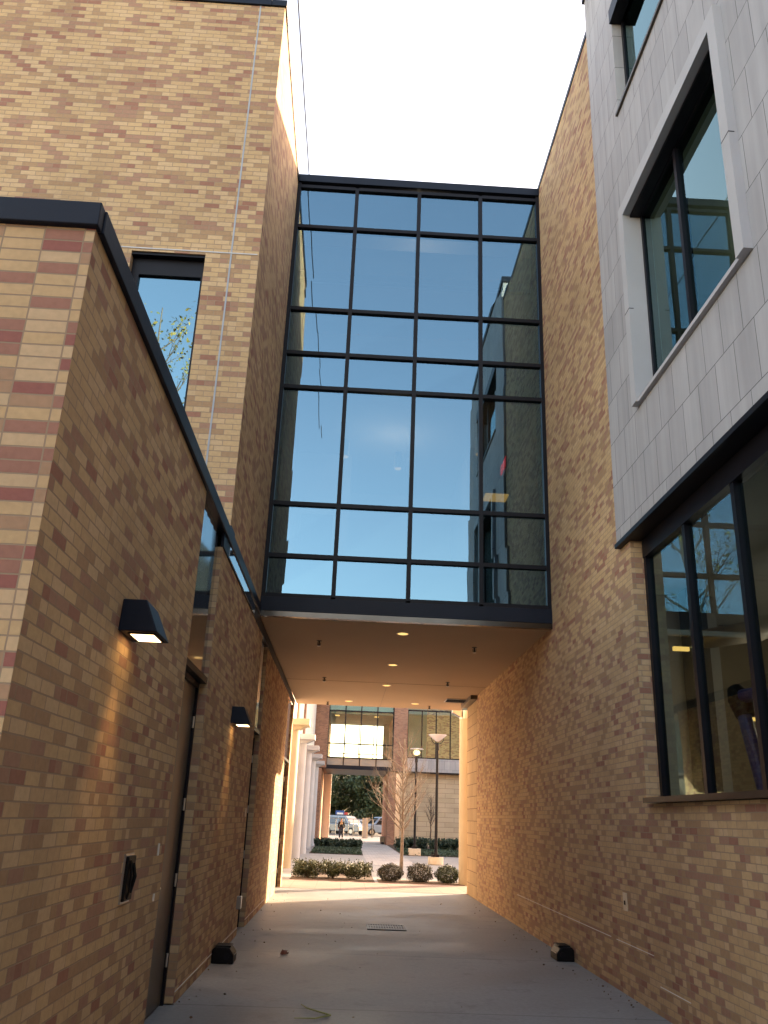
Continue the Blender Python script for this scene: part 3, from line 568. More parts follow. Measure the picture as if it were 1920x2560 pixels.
MB().box(RX - .022, RX - .0145, 9.49, 9.52, .85, .89).build('socket', M['blackp'], ou, bevel=.002)
def bait(x0, x1, y0, y1, h, side, label):
    r = thing('bait_box', label, 'bait box', ((x0 + x1) / 2, (y0 + y1) / 2, 0), 'black bait boxes at the foot of the walls')
    xi, xo = (x1, x0) if side > 0 else (x0, x1)     # xi at the wall, xo outward
    s = 1 if side > 0 else -1
    poly = [(xo, 0.002), (xo - .0 * s, h * .55), (xo + .05 * s, h * .93), (xo + .10 * s, h), (xi - .03 * s, h), (xi - .002 * s, h * .8), (xi - .002 * s, .002)]
    MB().prism(poly, y0, y1, 'y').build('body', M['blackp'], r, bevel=.012)
    MB().box(min(xo, xi) + .03, max(xo, xi) - .04, y0 + .03, y1 - .03, h - .004, h + .012).build('lid', M['blackp'], r, bevel=.008)
    MB().box(min(xo - .004 * s, xo), max(xo - .004 * s, xo), y0 + .05, y1 - .05, h * .52, h * .56).build('seam', M['steel'], r)
    MB().tube([(xo + .08 * s, y0 - .003, h * .45), (xo + .08 * s, y0 + .01, h * .45)], .035, 16).build('entry_hole', M['black'], r)
    return r
bait(L0 + .0, L0 + .25, 10.65, 10.95, .17, -1, 'black bait box at the foot of the left wall')
bait(2.75, 2.975, 11.7, 12.05, .165, 1, 'black bait box at the foot of the right wall')
dg_ = thing('floor_drain', 'square slotted drain grate in the middle of the concrete floor', 'drain', (.74, 14.5, 0))
MB().box(.44, 1.04, 14.2, 14.84, .001, .006).build('drain_pit', M['blackp'], dg_)
g = MB().box(.44, .47, 14.2, 14.84, .006, .014).box(1.01, 1.04, 14.2, 14.84, .006, .014).box(.47, 1.01, 14.2, 14.23, .006, .014).box(.47, 1.01, 14.81, 14.84, .006, .014).box(.47, 1.01, 14.5, 14.53, .006, .013)
for i in range(13): g.box(.485 + i * .04, .505 + i * .04, 14.23, 14.81, .006, .0125)
g.build('grate', M['black'], dg_)
# leaf litter
pts = []
for _ in range(150):
    y = rng.uniform(6.5, 20); x = rng.choice([rng.uniform(L0 + .03, L0 + .5), rng.uniform(2.5, 2.95), rng.uniform(-1, 2.8)]); pts.append((x, y, .012))
for _ in range(22): pts.append((rng.uniform(2.75, 2.95), rng.uniform(9.0, 11.3), .01))
lo = leaves('fallen_leaves', M['leafd'], pts, .013, flat=.85); lo['kind'] = 'stuff'; tag(lo, 'dry brown leaf bits scattered on the passage floor', 'leaf litter')
tag(MB().tube([(-.30, 8.62, .01), (-.24, 8.42, .018), (-.03, 8.19, .014), (-.16, 8.07, .01), (-.33, 8.06, .01)], [.003, .006, .007, .006, .003], 7).build('twig', M['twig']), 'bent yellow green twig lying on the concrete near the camera', 'twig')
tag(leaves('fallen_leaf', M['leafred'], [(-.62 + random.uniform(-.05, .05), 11.55 + random.uniform(-.08, .08), .02) for _ in range(7)], .035, flat=.3), 'curled reddish leaf on the concrete right of the left bait box', 'leaf')

tag(MB().tube([(-1.50, -3, 14.5), (-1.46, 10.45, 14.45), (-1.44, 14.6, 14.5), (-1.4, 60, 14.6)], .012, 6).build('overhead_cable', M['black']), 'thin dark cable crossing the white sky above the tower edge', 'cable')

# fume arm seen through the big window
fa = thing('extraction_arm', 'violet jointed extraction arm with black elbow behind the large lower window', 'fume arm', (3.6, 7.5, 0))
MB().tube([(3.6, 7.75, 2.74), (3.62, 7.48, 1.88), (3.66, 7.2, .9)], .062, 14).build('lower_arm', M['purple'], fa, smooth=False)
MB().tube([(3.6, 7.75, 2.78), (3.62, 7.35, 2.76), (3.7, 6.7, 2.5)], .065, 14).build('upper_arm', M['purple'], fa)
MB().tube([(3.59, 7.82, 2.86), (3.6, 7.75, 2.76), (3.61, 7.7, 2.6)], [.07, .11, .085], 18).build('elbow_joint', M['blackp'], fa)
du = tag(MB().tube([(4.4, 10.2, 3.85), (4.45, 9.0, 3.7), (4.45, 7.0, 3.7)], .12, 20).build('air_duct', M['duct'], smooth=True), 'buff round duct under the ceiling behind the large lower window', 'duct')

# ------------------------------------------------------------ courtyard
def column(parent, x, y, r, z0, z1, mat, cap=True):
    c = MB().lathe(x, y, [(r, z0), (r, z1)], 26).build('column', mat, parent, smooth=True)
    c.modifiers.new('es', 'EDGE_SPLIT')
    return c
cb = thing('colonnade_building', 'long building with precast columns and white upper panels lining the left of the courtyard', 'building', (-1.7, 28.8, 0))
MB().box(-8, -3.2, 22.3, 57.5, 0, 4.4).build('ground_floor_wall', M['white'], cb)
MB().box(-8, -2.2, 22.3, 57.5, 4.4, 9.5).build('upper_wall', M['white'], cb)
for i, y in enumerate((29.2, 34.8, 40.4, 46.0, 51.6)):
    mm = M['column'] if i == 0 else M['columng']  # shade on the rear columns is put into a blue-grey base colour
    c = column(cb, -1.86, y, .24, 0, 4.42, mm)
    MB().box(-2.2, -1.3, y - .45, y + .45, 4.42, 4.62).hexa([(-2.2, y - .3, 4.2), (-1.6, y - .3, 4.3), (-1.6, y + .3, 4.3), (-2.2, y + .3, 4.2), (-2.2, y - .3, 4.42), (-1.35, y - .3, 4.42), (-1.35, y + .3, 4.42), (-2.2, y + .3, 4.42)]).build('capital', mm, c)
    if i < 3: MB().box(-2.25, -2.12, y + 1.6, y + 2.5, 4.63, 9.5).build('brick_pilaster', M['brick_red'], cb)
    MB().box(-3.2, -2.1, y + 2.2, y + 2.6, 0, 4.4).build('fin_wall', M['columng'], cb)
MB().box(-2.25, -1.5, 22.3, 57.5, 9.5, 9.8).build('parapet', M['white'], cb)
# right column of the courtyard canopy
rc = thing('canopy_column', 'round buff column with steel capital beside the right end of the passage', 'column', (3.43, 24.6, 0))
MB().lathe(3.43, 24.6, [(.26, 0), (.26, 4.36)], 32).build('shaft', M['column'], rc, smooth=True).modifiers.new('es', 'EDGE_SPLIT')
MB().lathe(3.43, 24.6, [(.265, 4.36), (.265, 4.58)], 32).build('capital', M['steel'], rc)
MB().hexa([(2.95, 24.4, 4.52), (3.2, 24.4, 4.38), (3.2, 24.7, 4.38), (2.95, 24.7, 4.52), (2.95, 24.4, 4.6), (3.2, 24.4, 4.6), (3.2, 24.7, 4.6), (2.95, 24.7, 4.6)]).build('bracket', M['steel'], rc)

# far bridge
fb = thing('far_glass_bridge', 'second glass bridge across the far end of the courtyard', 'bridge', (.85, 58, 4.57))
FY = 58.0
fx = [-1.33, -.23, .84, 1.93, 3.02]
f = MB().box(-1.40, -1.3, FY, FY + .15, 4.8, 12).box(2.97, 3.06, FY, FY + .15, 4.8, 12)
for x in fx[1:-1]: f.box(x - .035, x + .035, FY, FY + .12, 4.8, 12)
for z in (5.28, 6.18, 8.32, 9.2, 11):
    for i in range(4): f.box(fx[i] + .035, fx[i + 1] - .035, FY + .003, FY + .11, z - .04, z + .04)
f.build('mullion_grid', M['black'], fb)
MB().box(-1.3, 2.98, FY + .05, FY + .06, 5.3, 12).build('pane', M['glassfar'], fb)
MB().box(-1.3, 2.98, FY + .05, FY + .08, 4.8, 5.26).build('spandrel_panel', M['spandrel'], fb)
MB().box(-1.4, 3.06, FY - .05, FY + 7.6, 4.55, 4.8).build('fascia', M['navy'], fb)
f = MB()
for x in fx: f.box(x - .035, x + .035, FY + 7.4, FY + 7.5, 4.8, 12)
for z in (5.6, 6.05): f.box(-1.33, 3.02, FY + 7.42, FY + 7.48, z - .03, z + .03)
f.build('rear_mullion_grid', M['black'], fb)
MB().box(-1.33, 3.02, FY + .2, FY + 7.5, 8.15, 8.7).box(-1.4, 3.06, FY, FY + 7.6, 12, 12.3).build('floor_slab', M['tealin'], fb)
MB().box(2.55, 2.97, FY + 5, FY + 5.1, 4.8, 8.1).build('interior_wall', M['tealin'], fb)
for q in (-.95, 1.75): MB().box(q, q + .3, FY + 1.0, FY + 1.3, 8.1, 8.14).build('ceiling_panel_light', M['lampd'], fb)
# far left pier building
fl = thing('far_left_building', 'brick end pier closing the left side of the far bridge', 'building', (-1.6, 58, 0))
MB().box(-10, -1.34, 57.6, 66, 4.6, 12.3).build('wall', M['brick_red'], fl)
MB().box(-10, -1.62, 57.6, 66, 0, 4.55).build('lower_wall', M['brick_red'], fl)
MB().box(-1.62, -1.05, 65.6, 66, 0, 4.55).build('return_wall', M['white'], fl)
# far right building
fr_ = thing('far_right_building', 'brick building with window band and limestone base at the far right of the courtyard', 'building', (5, 58, 0))
MB().box(3.06, 3.97, 57.85, 66, 4.55, 12.6).build('brick_pier', M['brick_red'], fr_)
MB().box(2.8, 3.3, 57.9, 66, 0, 4.5).build('entry_pier', M['brick_red'], fr_)
MB().box(3.3, 3.6, 57.95, 58.1, 0, 4.4).build('metal_panel', M['steel'], fr_)
MB().box(3.97, 30, 58.4, 66, 0, 4.5).build('base_wall', M['lime'], fr_)
MB().box(3.3, 3.97, 58.1, 66, 0, 4.5).build('side_wall', M['lime'], fr_)
MB().box(3.97, 30, 57.9, 59, 4.58, 5.42).build('cladding_band', M['clad'], fr_)
MB().box(3.1, 30, 57.86, 59, 4.5, 4.57).build('soffit_trim', M['black'], fr_)
MB().box(3.97, 30, 58.15, 66, 8.9, 12.6).build('upper_wall', M['brick_b'], fr_)
MB().box(9, 60, 60, 75, 12.6, 17.5).box(30, 60, 60, 75, 0, 12.6).build('unseen_sun_blocker', M['brick_b'], fr_)  # unseen block added to keep the sun off the courtyard
f = MB().box(3.97, 30, 58, 58.15, 5.42, 5.5).box(3.97, 30, 58, 58.15, 8.5, 8.58)
for i in range(12): f.box(3.97 + i * .96 - .03, 3.97 + i * .96 + .04, 58.002, 58.14, 5.5, 8.5)
f = f.build('window', M['black'], fr_)
MB().box(3.97, 30, 58.06, 58.07, 5.5, 8.9).build('pane', M['glassfar'], f)
MB().box(5.4, 30, 59.5, 59.6, 5.42, 8.9).build('interior_wall', M['brick_b'], fr_); MB().box(3.97, 6.0, 60.5, 60.6, 5.42, 8.9).build('interior_backdrop', M['tealin'], fr_)  # brick wall added inside stands in for the reflection of a sunlit facade
MB().box(3.97, 30, 58.2, 65.8, 8.88, 8.95).build('interior_ceiling', M['wallin'], fr_)

# beds and planting
def ball_pts(n, c, r, shell=.75):
    d = rng.normal(size=(n, 3)); d /= np.linalg.norm(d, axis=1)[:, None]
    rad = rng.uniform(shell, 1.0, n) ** .7
    # lumpy outline
    lump = 1 + .10 * np.sin(d[:, 0] * 7 + c[0] * 5) * np.cos(d[:, 2] * 6 + c[1]) + rng.normal(0, .05, n)
    p = d * (rad * lump)[:, None] * np.array(r) + np.array(c)
    return p[p[:, 2] > .005]
def shrub(name, label, cat, x, y, rx, ry, h, mat, n, size, group, loose=False):
    r = thing(name, label, cat, (x, y, 0), group)
    if loose:
        P = []
        for _ in range(26):
            a = rng.uniform(0, 6.28); d = rng.uniform(0, .85) ** .6
            P.append(ball_pts(n // 26, (x + rx * .8 * d * math.cos(a), y + ry * .8 * d * math.sin(a), h * rng.uniform(.25, .75)), (rx * .32, ry * .32, h * .3), .2))
        # stray shoots
        for _ in range(40):
            bx_, by_ = x + rng.uniform(-rx, rx) * .85, y + rng.uniform(-ry, ry) * .8; hh = h * rng.uniform(.8, 1.08); k = np.linspace(.5, 1, 7)[:, None]
            P.append(np.array([bx_, by_, 0]) + k * np.array([rng.uniform(-.08, .08), rng.uniform(-.05, .05), hh]))
        P = np.concatenate(P)
    else:
        P = np.concatenate([ball_pts(n, (x, y, h * .47), (rx, ry, h * .53), .55)])
    leaves('foliage', mat, P, size, r)
    st = MB()
    for _ in range(5):
        a = rng.uniform(0, 6.28); st.tube([(x, y, 0), (x + rx * .4 * math.cos(a), y + ry * .4 * math.sin(a), h * .55)], [.012, .006], 5)
    st.build('stem', M['barkd'], r)
    return r
for nm, (x0, x1, y0, y1) in {'a': (-1.36, .9, 24.28, 32.4), 'b': (-1.5, .95, 41.0, 56.0), 'c': (2.85, 30, 42.6, 57.8), 'd': (1.0, 3.3, 24.3, 25.6)}.items():
    slab('planting_bed', x0, x1, y0, y1, .012, M['soil'], th=.03)
for i, (x, lb) in enumerate(((-.93, 'loose green shrub at the left end of the front bed by the columns'), (-.22, 'loose brownish green shrub in the middle of the front left bed'), (.48, 'loose green shrub at the right end of the front left bed'))):
    shrub('loose_shrub', lb, 'shrub', x, 25.1, .46, .62, .47, M['shrub'], 5200, .021, 'loose shrubs in the front left bed', True)
shrub('round_shrub', 'clipped round olive brown shrub at the foot of the bare tree', 'shrub', 1.33, 24.95, .36, .36, .45, M['shrubb'], 6500, .015, 'clipped round shrubs beside the column')
shrub('round_shrub', 'clipped round brown shrub in the middle of the three round shrubs', 'shrub', 2.15, 24.95, .37, .37, .49, M['shrubb'], 6500, .015, 'clipped round shrubs beside the column')
shrub('round_shrub', 'clipped round green shrub next to the buff column', 'shrub', 2.92, 24.95, .36, .36, .46, M['shrubr'], 6500, .015, 'clipped round shrubs beside the column')
def grass(name, x0, x1, y0, y1, n, h, label):
    P = np.stack([rng.uniform(x0, x1, n), rng.uniform(y0, y1, n), rng.uniform(.0, h, n)], 1)
    g = leaves(name, M['grassm'], P, .05, aspect=.35); g['kind'] = 'stuff'; tag(g, label, 'grass')
grass('ground_cover', -1.4, .9, 41.1, 47, 9000, .14, 'low dark green ground cover in the middle left bed')
grass('ground_cover', 2.9, 9, 42.7, 49, 16000, .14, 'low dark green ground cover in the right bed by the lamp pedestals')
for i in range(7):
    shrub('dark_shrub', 'dark green spiky shrub in the row behind the left ground cover', 'shrub', -1.25 + i * .34, 48.5 + (i % 2) * .8, .3, .6, .46, M['dark'], 1500, .05, 'dark shrubs in the middle left bed', True)
for i in range(9):
    shrub('dark_shrub', 'dark green shrub in the row against the limestone wall', 'shrub', 3.25 + i * .62, 50 + (i % 3) * .8, .42, .7, .62, M['dark'], 1800, .055, 'dark shrubs along the limestone wall', True)

# bare trees
def bare_tree(name, label, x, y, h, fork, spread, r0, seed, group, yellow=False, dens=1.0, up=.75, mat='bark'):
    rs = random.Random(seed)
    root = thing(name, label, 'tree', (x, y, 0), group)
    tr = MB(); n = 9; P = [Vector((x + rs.uniform(-.02, .02), y, h * i / n)) for i in range(n + 1)]
    tr.tube(P, [r0 * (1 - .9 * i / n) + .004 for i in range(n + 1)], 9)
    tr.build('trunk', M[mat], root, smooth=True)
    br = MB(); tips = []
    def grow(p, d, L, r, lev):
        pts = [p]; rr = [r]; q = p; dd = d.copy(); k = 5
        for i in range(k):
            dd = (dd + Vector((rs.uniform(-.16, .16), rs.uniform(-.16, .16), rs.uniform(-.02, .16)))).normalized(); q = q + dd * (L / k); pts.append(q); rr.append(r * (1 - .72 * (i + 1) / k))
            if lev < 3 and i > 0:
                for _ in range(rs.choice([1, 1, 2]) if lev < 2 else 1):
                    nd = (dd + Vector((rs.uniform(-.8, .8), rs.uniform(-.8, .8), rs.uniform(-.15, .5)))).normalized(); grow(q, nd, L * rs.uniform(.35, .6), rr[-1] * .65, lev + 1)
        br.tube(pts, rr, 5 if lev < 2 else 4, False); tips.append(q)
    nb = int(17 * dens)
    for i in range(nb):
        t = fork + (h * .93 - fork) * (i / nb) ** 1.15; a = i * 2.4 + rs.uniform(-.4, .4); L = spread * (1 - .55 * (i / nb)) * rs.uniform(.8, 1.15)
        el = up * rs.uniform(.7, 1.2)
        d = Vector((math.cos(a) * math.cos(el), math.sin(a) * math.cos(el), math.sin(el)))
        grow(Vector((x, y, t)), d, L, r0 * .5 * (1 - .6 * i / nb), 1)
    br.build('branches', M[mat], root, smooth=True)
    if yellow: leaves('leaves', M['autumn'], [tuple(t + Vector((rs.uniform(-.25, .25),) * 3)) for t in tips for _ in range(yellow)], .075, root)
    return root
bare_tree('bare_tree', 'bare young tree with many upswept twigs behind the round shrubs', 1.88, 28.8, 4.1, 1.22, 1.35, .058, 5, None, dens=2.3, up=.78)
bare_tree('bare_tree', 'small bare tree in the bed against the limestone wall', 5.3, 54.5, 3.1, 1.25, .85, .05, 9, None, dens=1.1, up=.95, mat='barkd')

# courtyard street lamps
def street_lamp(x, y, label, lit, ped):
    r = thing('street_lamp', label, 'street lamp', (x, y, 0), 'courtyard street lamps')
    if ped == 'round': MB().lathe(x, y, [(.3, .012), (.3, .27)], 30).build('pedestal', M['ped'], r)
    else: MB().box(x - .28, x + .28, y - .28, y + .28, .012, .31).build('pedestal', M['ped'], r, bevel=.01)
    b = .27 if ped == 'round' else .31
    MB().box(x - .12, x + .12, y - .12, y + .12, b, b + .1).lathe(x, y, [(.085, b + .1), (.075, b + .16)], 16).build('base', M['black'], r)
    MB().tube([(x, y, b + .1), (x, y, 4.25)], [.062, .05], 14).tube([(x, y, 4.25), (x, y, 4.55)], [.075, .065], 14).build('pole', M['black'], r)
    MB().box(x - .17, x - .13, y - .05, y + .05, b, b + .17).build('junction_box', M['blackp'], r) if not lit else None
    for s in (-1, 1):
        MB().tube([(x + s * .05, y, 4.5), (x + s * .17, y, 4.55), (x + s * .24, y, 4.66), (x + s * .25, y, 4.75)], .016, 8).build('arm', M['black'], r)
    if lit:
        MB().lathe(x, y, [(.36, 4.86), (.30, 4.9), (.05, 4.93)], 28).build('reflector', M['lintel'], r)
        MB().lathe(x, y, [(.04, 4.58), (.15, 4.64), (.17, 4.74), (.10, 4.82)], 20).build('bulb', M['globe'], r, smooth=True)
    else:
        MB().lathe(x, y, [(.06, 4.6), (.2, 4.7), (.36, 4.84), (.365, 4.86), (.3, 4.86)], 30).build('bowl', M['frost'], r, smooth=False)
    return r
street_lamp(3.62, 35, 'black street lamp with pale upturned bowl and round concrete pedestal', False, 'round')
street_lamp(3.42, 43, 'lit black street lamp with glowing bulb and square concrete pedestal', True, 'square')

# ------------------------------------------------------------ beyond the far bridge
def oak(name, label, x, y, h, r, n, seed, zc=.6, group='dark trees beyond the parking lot'):
    rs = np.random.default_rng(seed)
    root = thing(name, label, 'tree', (x, y, 0), group)
    t = MB().tube([(x, y, 0), (x + .2, y, h * .3), (x, y, h * .5)], [r * .07, r * .05, r * .03], 10)
    for i in range(7):
        a = i * .9; t.tube([(x + .1, y, h * .28), (x + r * .35 * math.cos(a), y + r * .35 * math.sin(a), h * .5), (x + r * .7 * math.cos(a), y + r * .7 * math.sin(a), h * .68)], [r * .035, r * .022, .03], 7)
    t.build('trunk', M['barkd'], root)
    P = []
    nc = 75
    for i in range(nc):
        a = rs.uniform(0, 6.28); e = rs.uniform(-1.1, 1.4); rad = rs.uniform(.35, 1.0)
        c = np.array([x + r * rad * math.cos(a) * math.cos(e), y + r * rad * math.sin(a) * math.cos(e), h * zc + (h * (1 - zc)) * rad * math.sin(e)])
        d = rs.normal(size=(n // nc, 3)); d /= np.linalg.norm(d, axis=1)[:, None]
        P.append(c + d * rs.uniform(.5, 1, (len(d), 1)) * r * rs.uniform(.13, .26) * np.array([1, 1, .75]))
    P = np.concatenate(P)
    leaves('crown', M['oak'], P, .17, root)
oak('oak_tree', 'broad dark evergreen tree filling the left of the gap under the far bridge', -1.8, 99, 7.3, 4.6, 24000, 1, .55)
oak('oak_tree', 'dark evergreen tree filling the right of the gap under the far bridge', 4.0, 96, 7.2, 4.4, 24000, 2, .55)
oak('oak_tree', 'evergreen tree between and behind the other two', 1.2, 108, 7.6, 5.5, 18000, 3, .55)
hb_ = thing('distant_building', 'buff building behind the parked cars and trees', 'building', (-4, 128, 0))
MB().box(-22, 12, 128, 140, 0, 5).build('wall', M['plaster'], hb_)
MB().box(-22.5, 12.5, 127.5, 140.5, 5, 5.5).build('roof', M['redc'], hb_)
MB().box(-9, -5, 127.9, 128, 1, 3).box(-3, 1, 127.9, 128, 1, 3).build('window', M['cglass'], hb_)
sg = thing('street_sign', 'small blue, white and red board above the silver car roof', 'sign', (-.45, 93, 0))
MB().box(-.9, .0, 93, 93.05, 1.75, 2.2).build('board', M['signb'], sg)
MB().box(-.75, -.1, 92.97, 92.998, 1.82, 2.0).build('white_field', M['signw'], sg)
MB().box(0.0, .38, 93, 93.05, 1.8, 2.05).build('red_panel', M['redc'], sg)
MB().tube([(-.3, 93.1, 0), (-.3, 93.1, 1.8)], .05, 8).build('post', M['steel'], sg)

def car(name, label, loc, rz, paint, suv, rack=False):
    r = bpy.data.objects.new(name, None); C.objects.link(r); tag(r, label, 'car', 'cars in the parking lot')
    Lc, Wd = 4.6, 1.8
    if suv: body = [(-2.25, .35), (-2.3, .75), (-2.2, 1.0), (2.0, .98), (2.28, .82), (2.32, .4), (2.1, .3), (-2.1, .3)]; top = [(-2.18, 1.0), (-1.95, 1.62), (-1.6, 1.72), (.35, 1.72), (.6, 1.66), (1.25, 1.0)]
    else: body = [(-2.2, .35), (-2.25, .75), (-2.05, .95), (1.9, .9), (2.2, .74), (2.25, .4), (2.1, .28), (-2.1, .28)]; top = [(-1.85, .93), (-1.2, 1.36), (-.8, 1.44), (.2, 1.44), (.5, 1.36), (1.2, .92)]
    MB().prism(body, -Wd / 2, Wd / 2, 'y').build('body', M[paint], r, bevel=.07)
    # cabin tapers inward
    n = len(top); v0 = [(p[0], -Wd / 2 + .04 + (p[1] - .95) * .22, p[1]) for p in top]; v1 = [(p[0], -q, p[2]) for p, (_, q, __) in zip(top, v0) for _, __ in [(0, 0)] ] if False else [(a[0], -a[1], a[2]) for a in v0]
    MB().add(v0 + v1, [tuple(range(n)), tuple(range(2 * n - 1, n - 1, -1))] + [(i, i + n, (i + 1) % n + n, (i + 1) % n) for i in range(n)]).build('cabin', M[paint], r, bevel=.05)
    zt = top[2][1] - .12
    for s in (-1, 1):
        def yy(z): return s * (Wd / 2 - .04 - (z - .95) * .22 + .006)
        wa = [(top[0][0] + .25, 1.03), (top[1][0] + .22, zt), (-.35, zt), (-.35, 1.03)]; wb = [(-.25, 1.03), (-.25, zt), (top[4][0] - .12, zt), (top[5][0] - .28, 1.03)]
        for q in (wa, wb):
            MB().add([(p[0], yy(p[1]), p[1]) for p in q] + [(p[0], yy(p[1]) - s * .02, p[1]) for p in q], [(0, 1, 2, 3), (7, 6, 5, 4), (0, 4, 5, 1), (1, 5, 6, 2), (2, 6, 7, 3), (3, 7, 4, 0)]).build('side_window', M['cglass'], r)
    a, b = top[4], top[5]
    MB().add([(a[0] + .05, -.68, a[1] - .05), (a[0] + .05, .68, a[1] - .05), (b[0] - .03, .76, b[1] + .08), (b[0] - .03, -.76, b[1] + .08), (a[0] + .02, -.68, a[1] - .08), (a[0] + .02, .68, a[1] - .08), (b[0] - .08, .76, b[1] + .04), (b[0] - .08, -.76, b[1] + .04)], [(0, 1, 2, 3), (7, 6, 5, 4), (0, 4, 5, 1), (1, 5, 6, 2), (2, 6, 7, 3), (3, 7, 4, 0)]).build('windscreen', M['cglass'], r)
    for x in (-1.4, 1.4):
        for s in (-1, 1):
            wh = MB().tube([(x, s * (Wd / 2 - .2), .34), (x, s * (Wd / 2 + .015), .34)], .34, 22).build('wheel', M['tyre'], r)
            MB().tube([(x, s * (Wd / 2 + .01), .34), (x, s * (Wd / 2 + .03), .34)], .2, 16).build('rim', M['steel'], wh)
    for s in (-1, 1):
        MB().box(2.22, 2.31, s * .6 - .16, s * .6 + .16, .66, .78).build('headlight', M['signw'], r, bevel=.02)
        MB().box(-2.31, -2.2, s * .7 - .1, s * .7 + .1, .75, .98).build('tail_light', M['redc'], r)
    if rack: MB().tube([(-1.7, -.6, 1.78), (.2, -.6, 1.78)], .025, 6).tube([(-1.7, .6, 1.78), (.2, .6, 1.78)], .025, 6).build('roof_rail', M['black'], r)
    r.location = loc; r.rotation_euler = (0, 0, rz)
    return r
car('parked_car', 'silver sport utility car with dark windows behind the railing', (.15, 86, 0), math.radians(-38), 'silver', True, True)
car('parked_car', 'white sedan parked just behind the silver car', (1.3, 91, 0), math.radians(-28), 'whitec', False)
car('parked_car', 'pale blue car right of the gate post, partly hidden by the brick pier', (3.7, 86.5, 0), math.radians(200), 'bluec', True)

fe = thing('metal_railing', 'grey metal railing in front of the parked cars', 'fence', (0, 79.6, 0))
f = MB().tube([(-3.5, 79.6, 1.45), (4.5, 79.6, 1.45)], .025, 6).tube([(-3.5, 79.6, .12), (4.5, 79.6, .12)], .02, 6).tube([(-3.5, 79.6, .8), (1.5, 79.6, .8)], .015, 6)
f.build('rail', M['fencem'], fe)
for x in (-3.4, -2.4, -1.4, -.7, .0, .42, .85, 1.3, 2.6, 3.6): MB().tube([(x, 79.6, 0), (x, 79.6, 1.45)], .028, 6).build('post', M['fencem'], fe)
gp = thing('gate_pillar', 'pale grey metal gate pillar standing right of the person', 'pillar', (1.78, 74.6, 0))
MB().box(1.55, 1.66, 74.5, 74.7, 0, 1.58).box(1.9, 2.02, 74.5, 74.7, 0, 1.58).build('side_frame', M['steel'], gp)
MB().box(1.66, 1.9, 74.53, 74.67, 0, 1.56).build('panel', M['columng'], gp)
pb = thing('planter_box', 'square terracotta planter beside the far right brick pier', 'planter', (2.75, 61, 0))
MB().box(2.5, 2.85, 60.5, 61.0, 0, .45).build('box', M['column'], pb, bevel=.02)
tag(MB().lathe(2.62, 59.8, [(.02, .005), (.13, .02), (.12, .1), (.02, .13)], 14).build('floor_uplight', M['black']), 'small black ground fixture by the far right brick pier', 'ground light')
tag(MB().box(-1.35, -1.12, 64.0, 64.2, 0, .18).build('floor_box', M['bronze'], bevel=.01), 'small brown box at the foot of the bright far left pier', 'box')
tb = thing('thin_post', 'thin black post standing right of the gate pillar', 'post', (2.45, 78, 0))
MB().tube([(2.45, 78, 0), (2.45, 78, 1.9)], .04, 8).tube([(2.58, 78, 0), (2.58, 78, 1.1)], .03, 8).build('post', M['black'], tb)

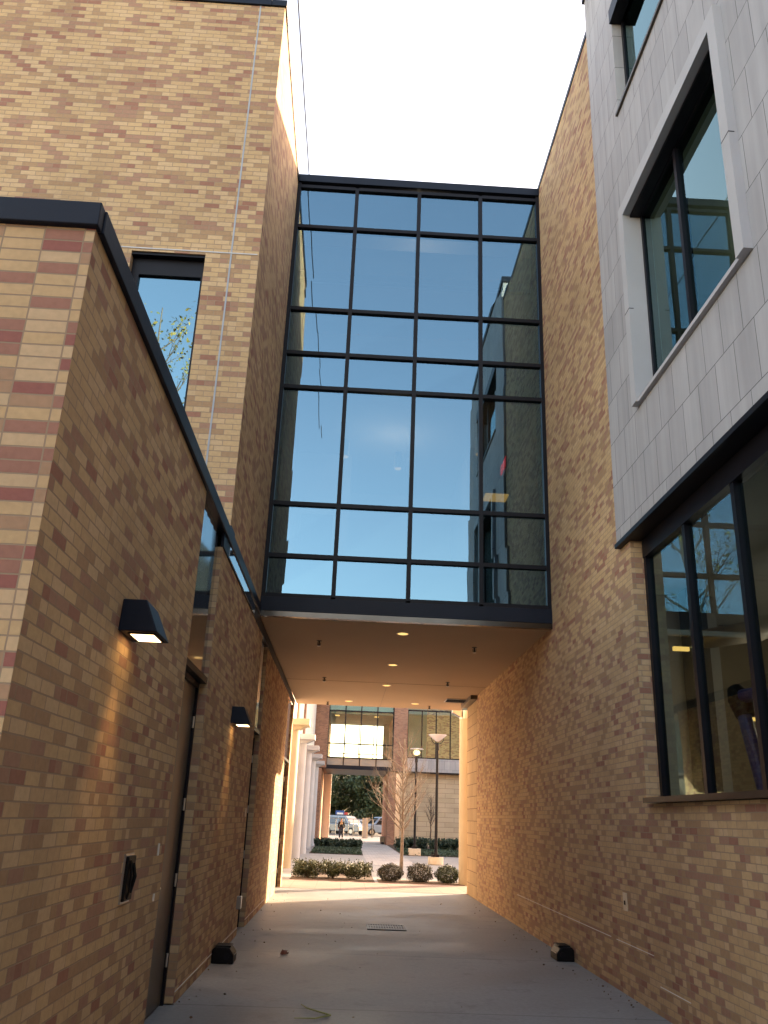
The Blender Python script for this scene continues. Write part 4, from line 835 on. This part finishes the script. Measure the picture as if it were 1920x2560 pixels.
# ------------------------------------------------------------ person
def skin(name, verts, edges, radii, mat, parent=None, loc=(0, 0, 0), sub=2):
    me = bpy.data.meshes.new(name); me.from_pydata(verts, edges, [])
    o = bpy.data.objects.new(name, me); C.objects.link(o)
    m = o.modifiers.new('s', 'SKIN'); m.use_smooth_shade = True
    for v, r in zip(me.skin_vertices[0].data, radii): v.radius = (r, r) if not hasattr(r, '__len__') else r
    me.skin_vertices[0].data[0].use_root = True
    s = o.modifiers.new('d', 'SUBSURF'); s.levels = sub; s.render_levels = sub
    me.materials.append(mat); 
    if parent: o.parent = parent
    o.location = loc
    return o
K = .87
pe = thing('person', 'person in black hoodie with pale chest print and navy trousers walking on the forecourt', 'person', (-.17, 69.3, 0))
vs = [(0, 0, .95), (0, 0, 1.15), (0, .01, 1.36), (0, 0, 1.48), (0, -.01, 1.56), (0, -.01, 1.70),
      (-.1, 0, .9), (-.11, -.05, .5), (-.12, .02, .08), (-.12, -.12, .04), (.1, 0, .9), (.12, .06, .5), (.13, .12, .1), (.13, .02, .05),
      (-.19, 0, 1.38), (-.27, .02, 1.12), (-.24, -.1, .9), (-.23, -.13, .81), (.19, 0, 1.38), (.27, .03, 1.12), (.25, -.08, .9), (.24, -.12, .81)]
es_ = [(0, 1), (1, 2), (2, 3), (3, 4), (4, 5), (0, 6), (6, 7), (7, 8), (8, 9), (0, 10), (10, 11), (11, 12), (12, 13), (2, 14), (14, 15), (15, 16), (16, 17), (2, 18), (18, 19), (19, 20), (20, 21)]
rr = [.13, .12, .13, .055, .08, .085, .09, .06, .04, .035, .09, .06, .04, .035, .06, .045, .035, .035, .06, .045, .035, .035]
vs = [(a * K, b * K, c * K) for a, b, c in vs]; rr = [r * K for r in rr]
bd = skin('body', vs, es_, rr, M['skin'], pe)
ji = [0, 1, 2, 14, 15, 16, 18, 19, 20]; mp_ = {i: k for k, i in enumerate(ji)}
skin('hoodie', [vs[i] for i in ji], [(mp_[a], mp_[b]) for a, b in es_ if a in mp_ and b in mp_], [rr[i] * 1.28 + .012 for i in ji], M['hood'], pe)
ji = [0, 6, 7, 8, 10, 11, 12]; mp_ = {i: k for k, i in enumerate(ji)}
skin('trousers', [vs[i] for i in ji], [(mp_[a], mp_[b]) for a, b in es_ if a in mp_ and b in mp_], [rr[i] * 1.15 + .018 for i in ji], M['jeans'], pe)
for s, i, j in ((0, 8, 9), (1, 12, 13)):
    skin('shoe', [(vs[i][0], vs[i][1], .05), (vs[j][0], vs[j][1], .04)], [(0, 1)], [.05, .045], M['shoe'], pe)
skin('hair', [(0, .02, 1.6 * K), (0, .0, 1.74 * K)], [(0, 1)], [.09, .085], M['hair'], pe)
MB().box(-.17 - .1, -.17 + .11, 69.3 - .20, 69.3 - .175, 1.06, 1.12).box(-.17 - .08, -.17 + .1, 69.3 - .2, 69.3 - .175, 1.16, 1.2).box(-.17 + .04, -.17 + .1, 69.3 - .2, 69.3 - .176, 1.12, 1.16).build('chest_print', M['print'], pe)

# tree behind the camera, seen mirrored in the windows
bare_tree('bare_tree', 'thin leaved tree behind the viewer mirrored in the tower window', -7.6, -9.0, 19, 4, 4.0, .16, 21, None, yellow=2, dens=1.6, up=.9)
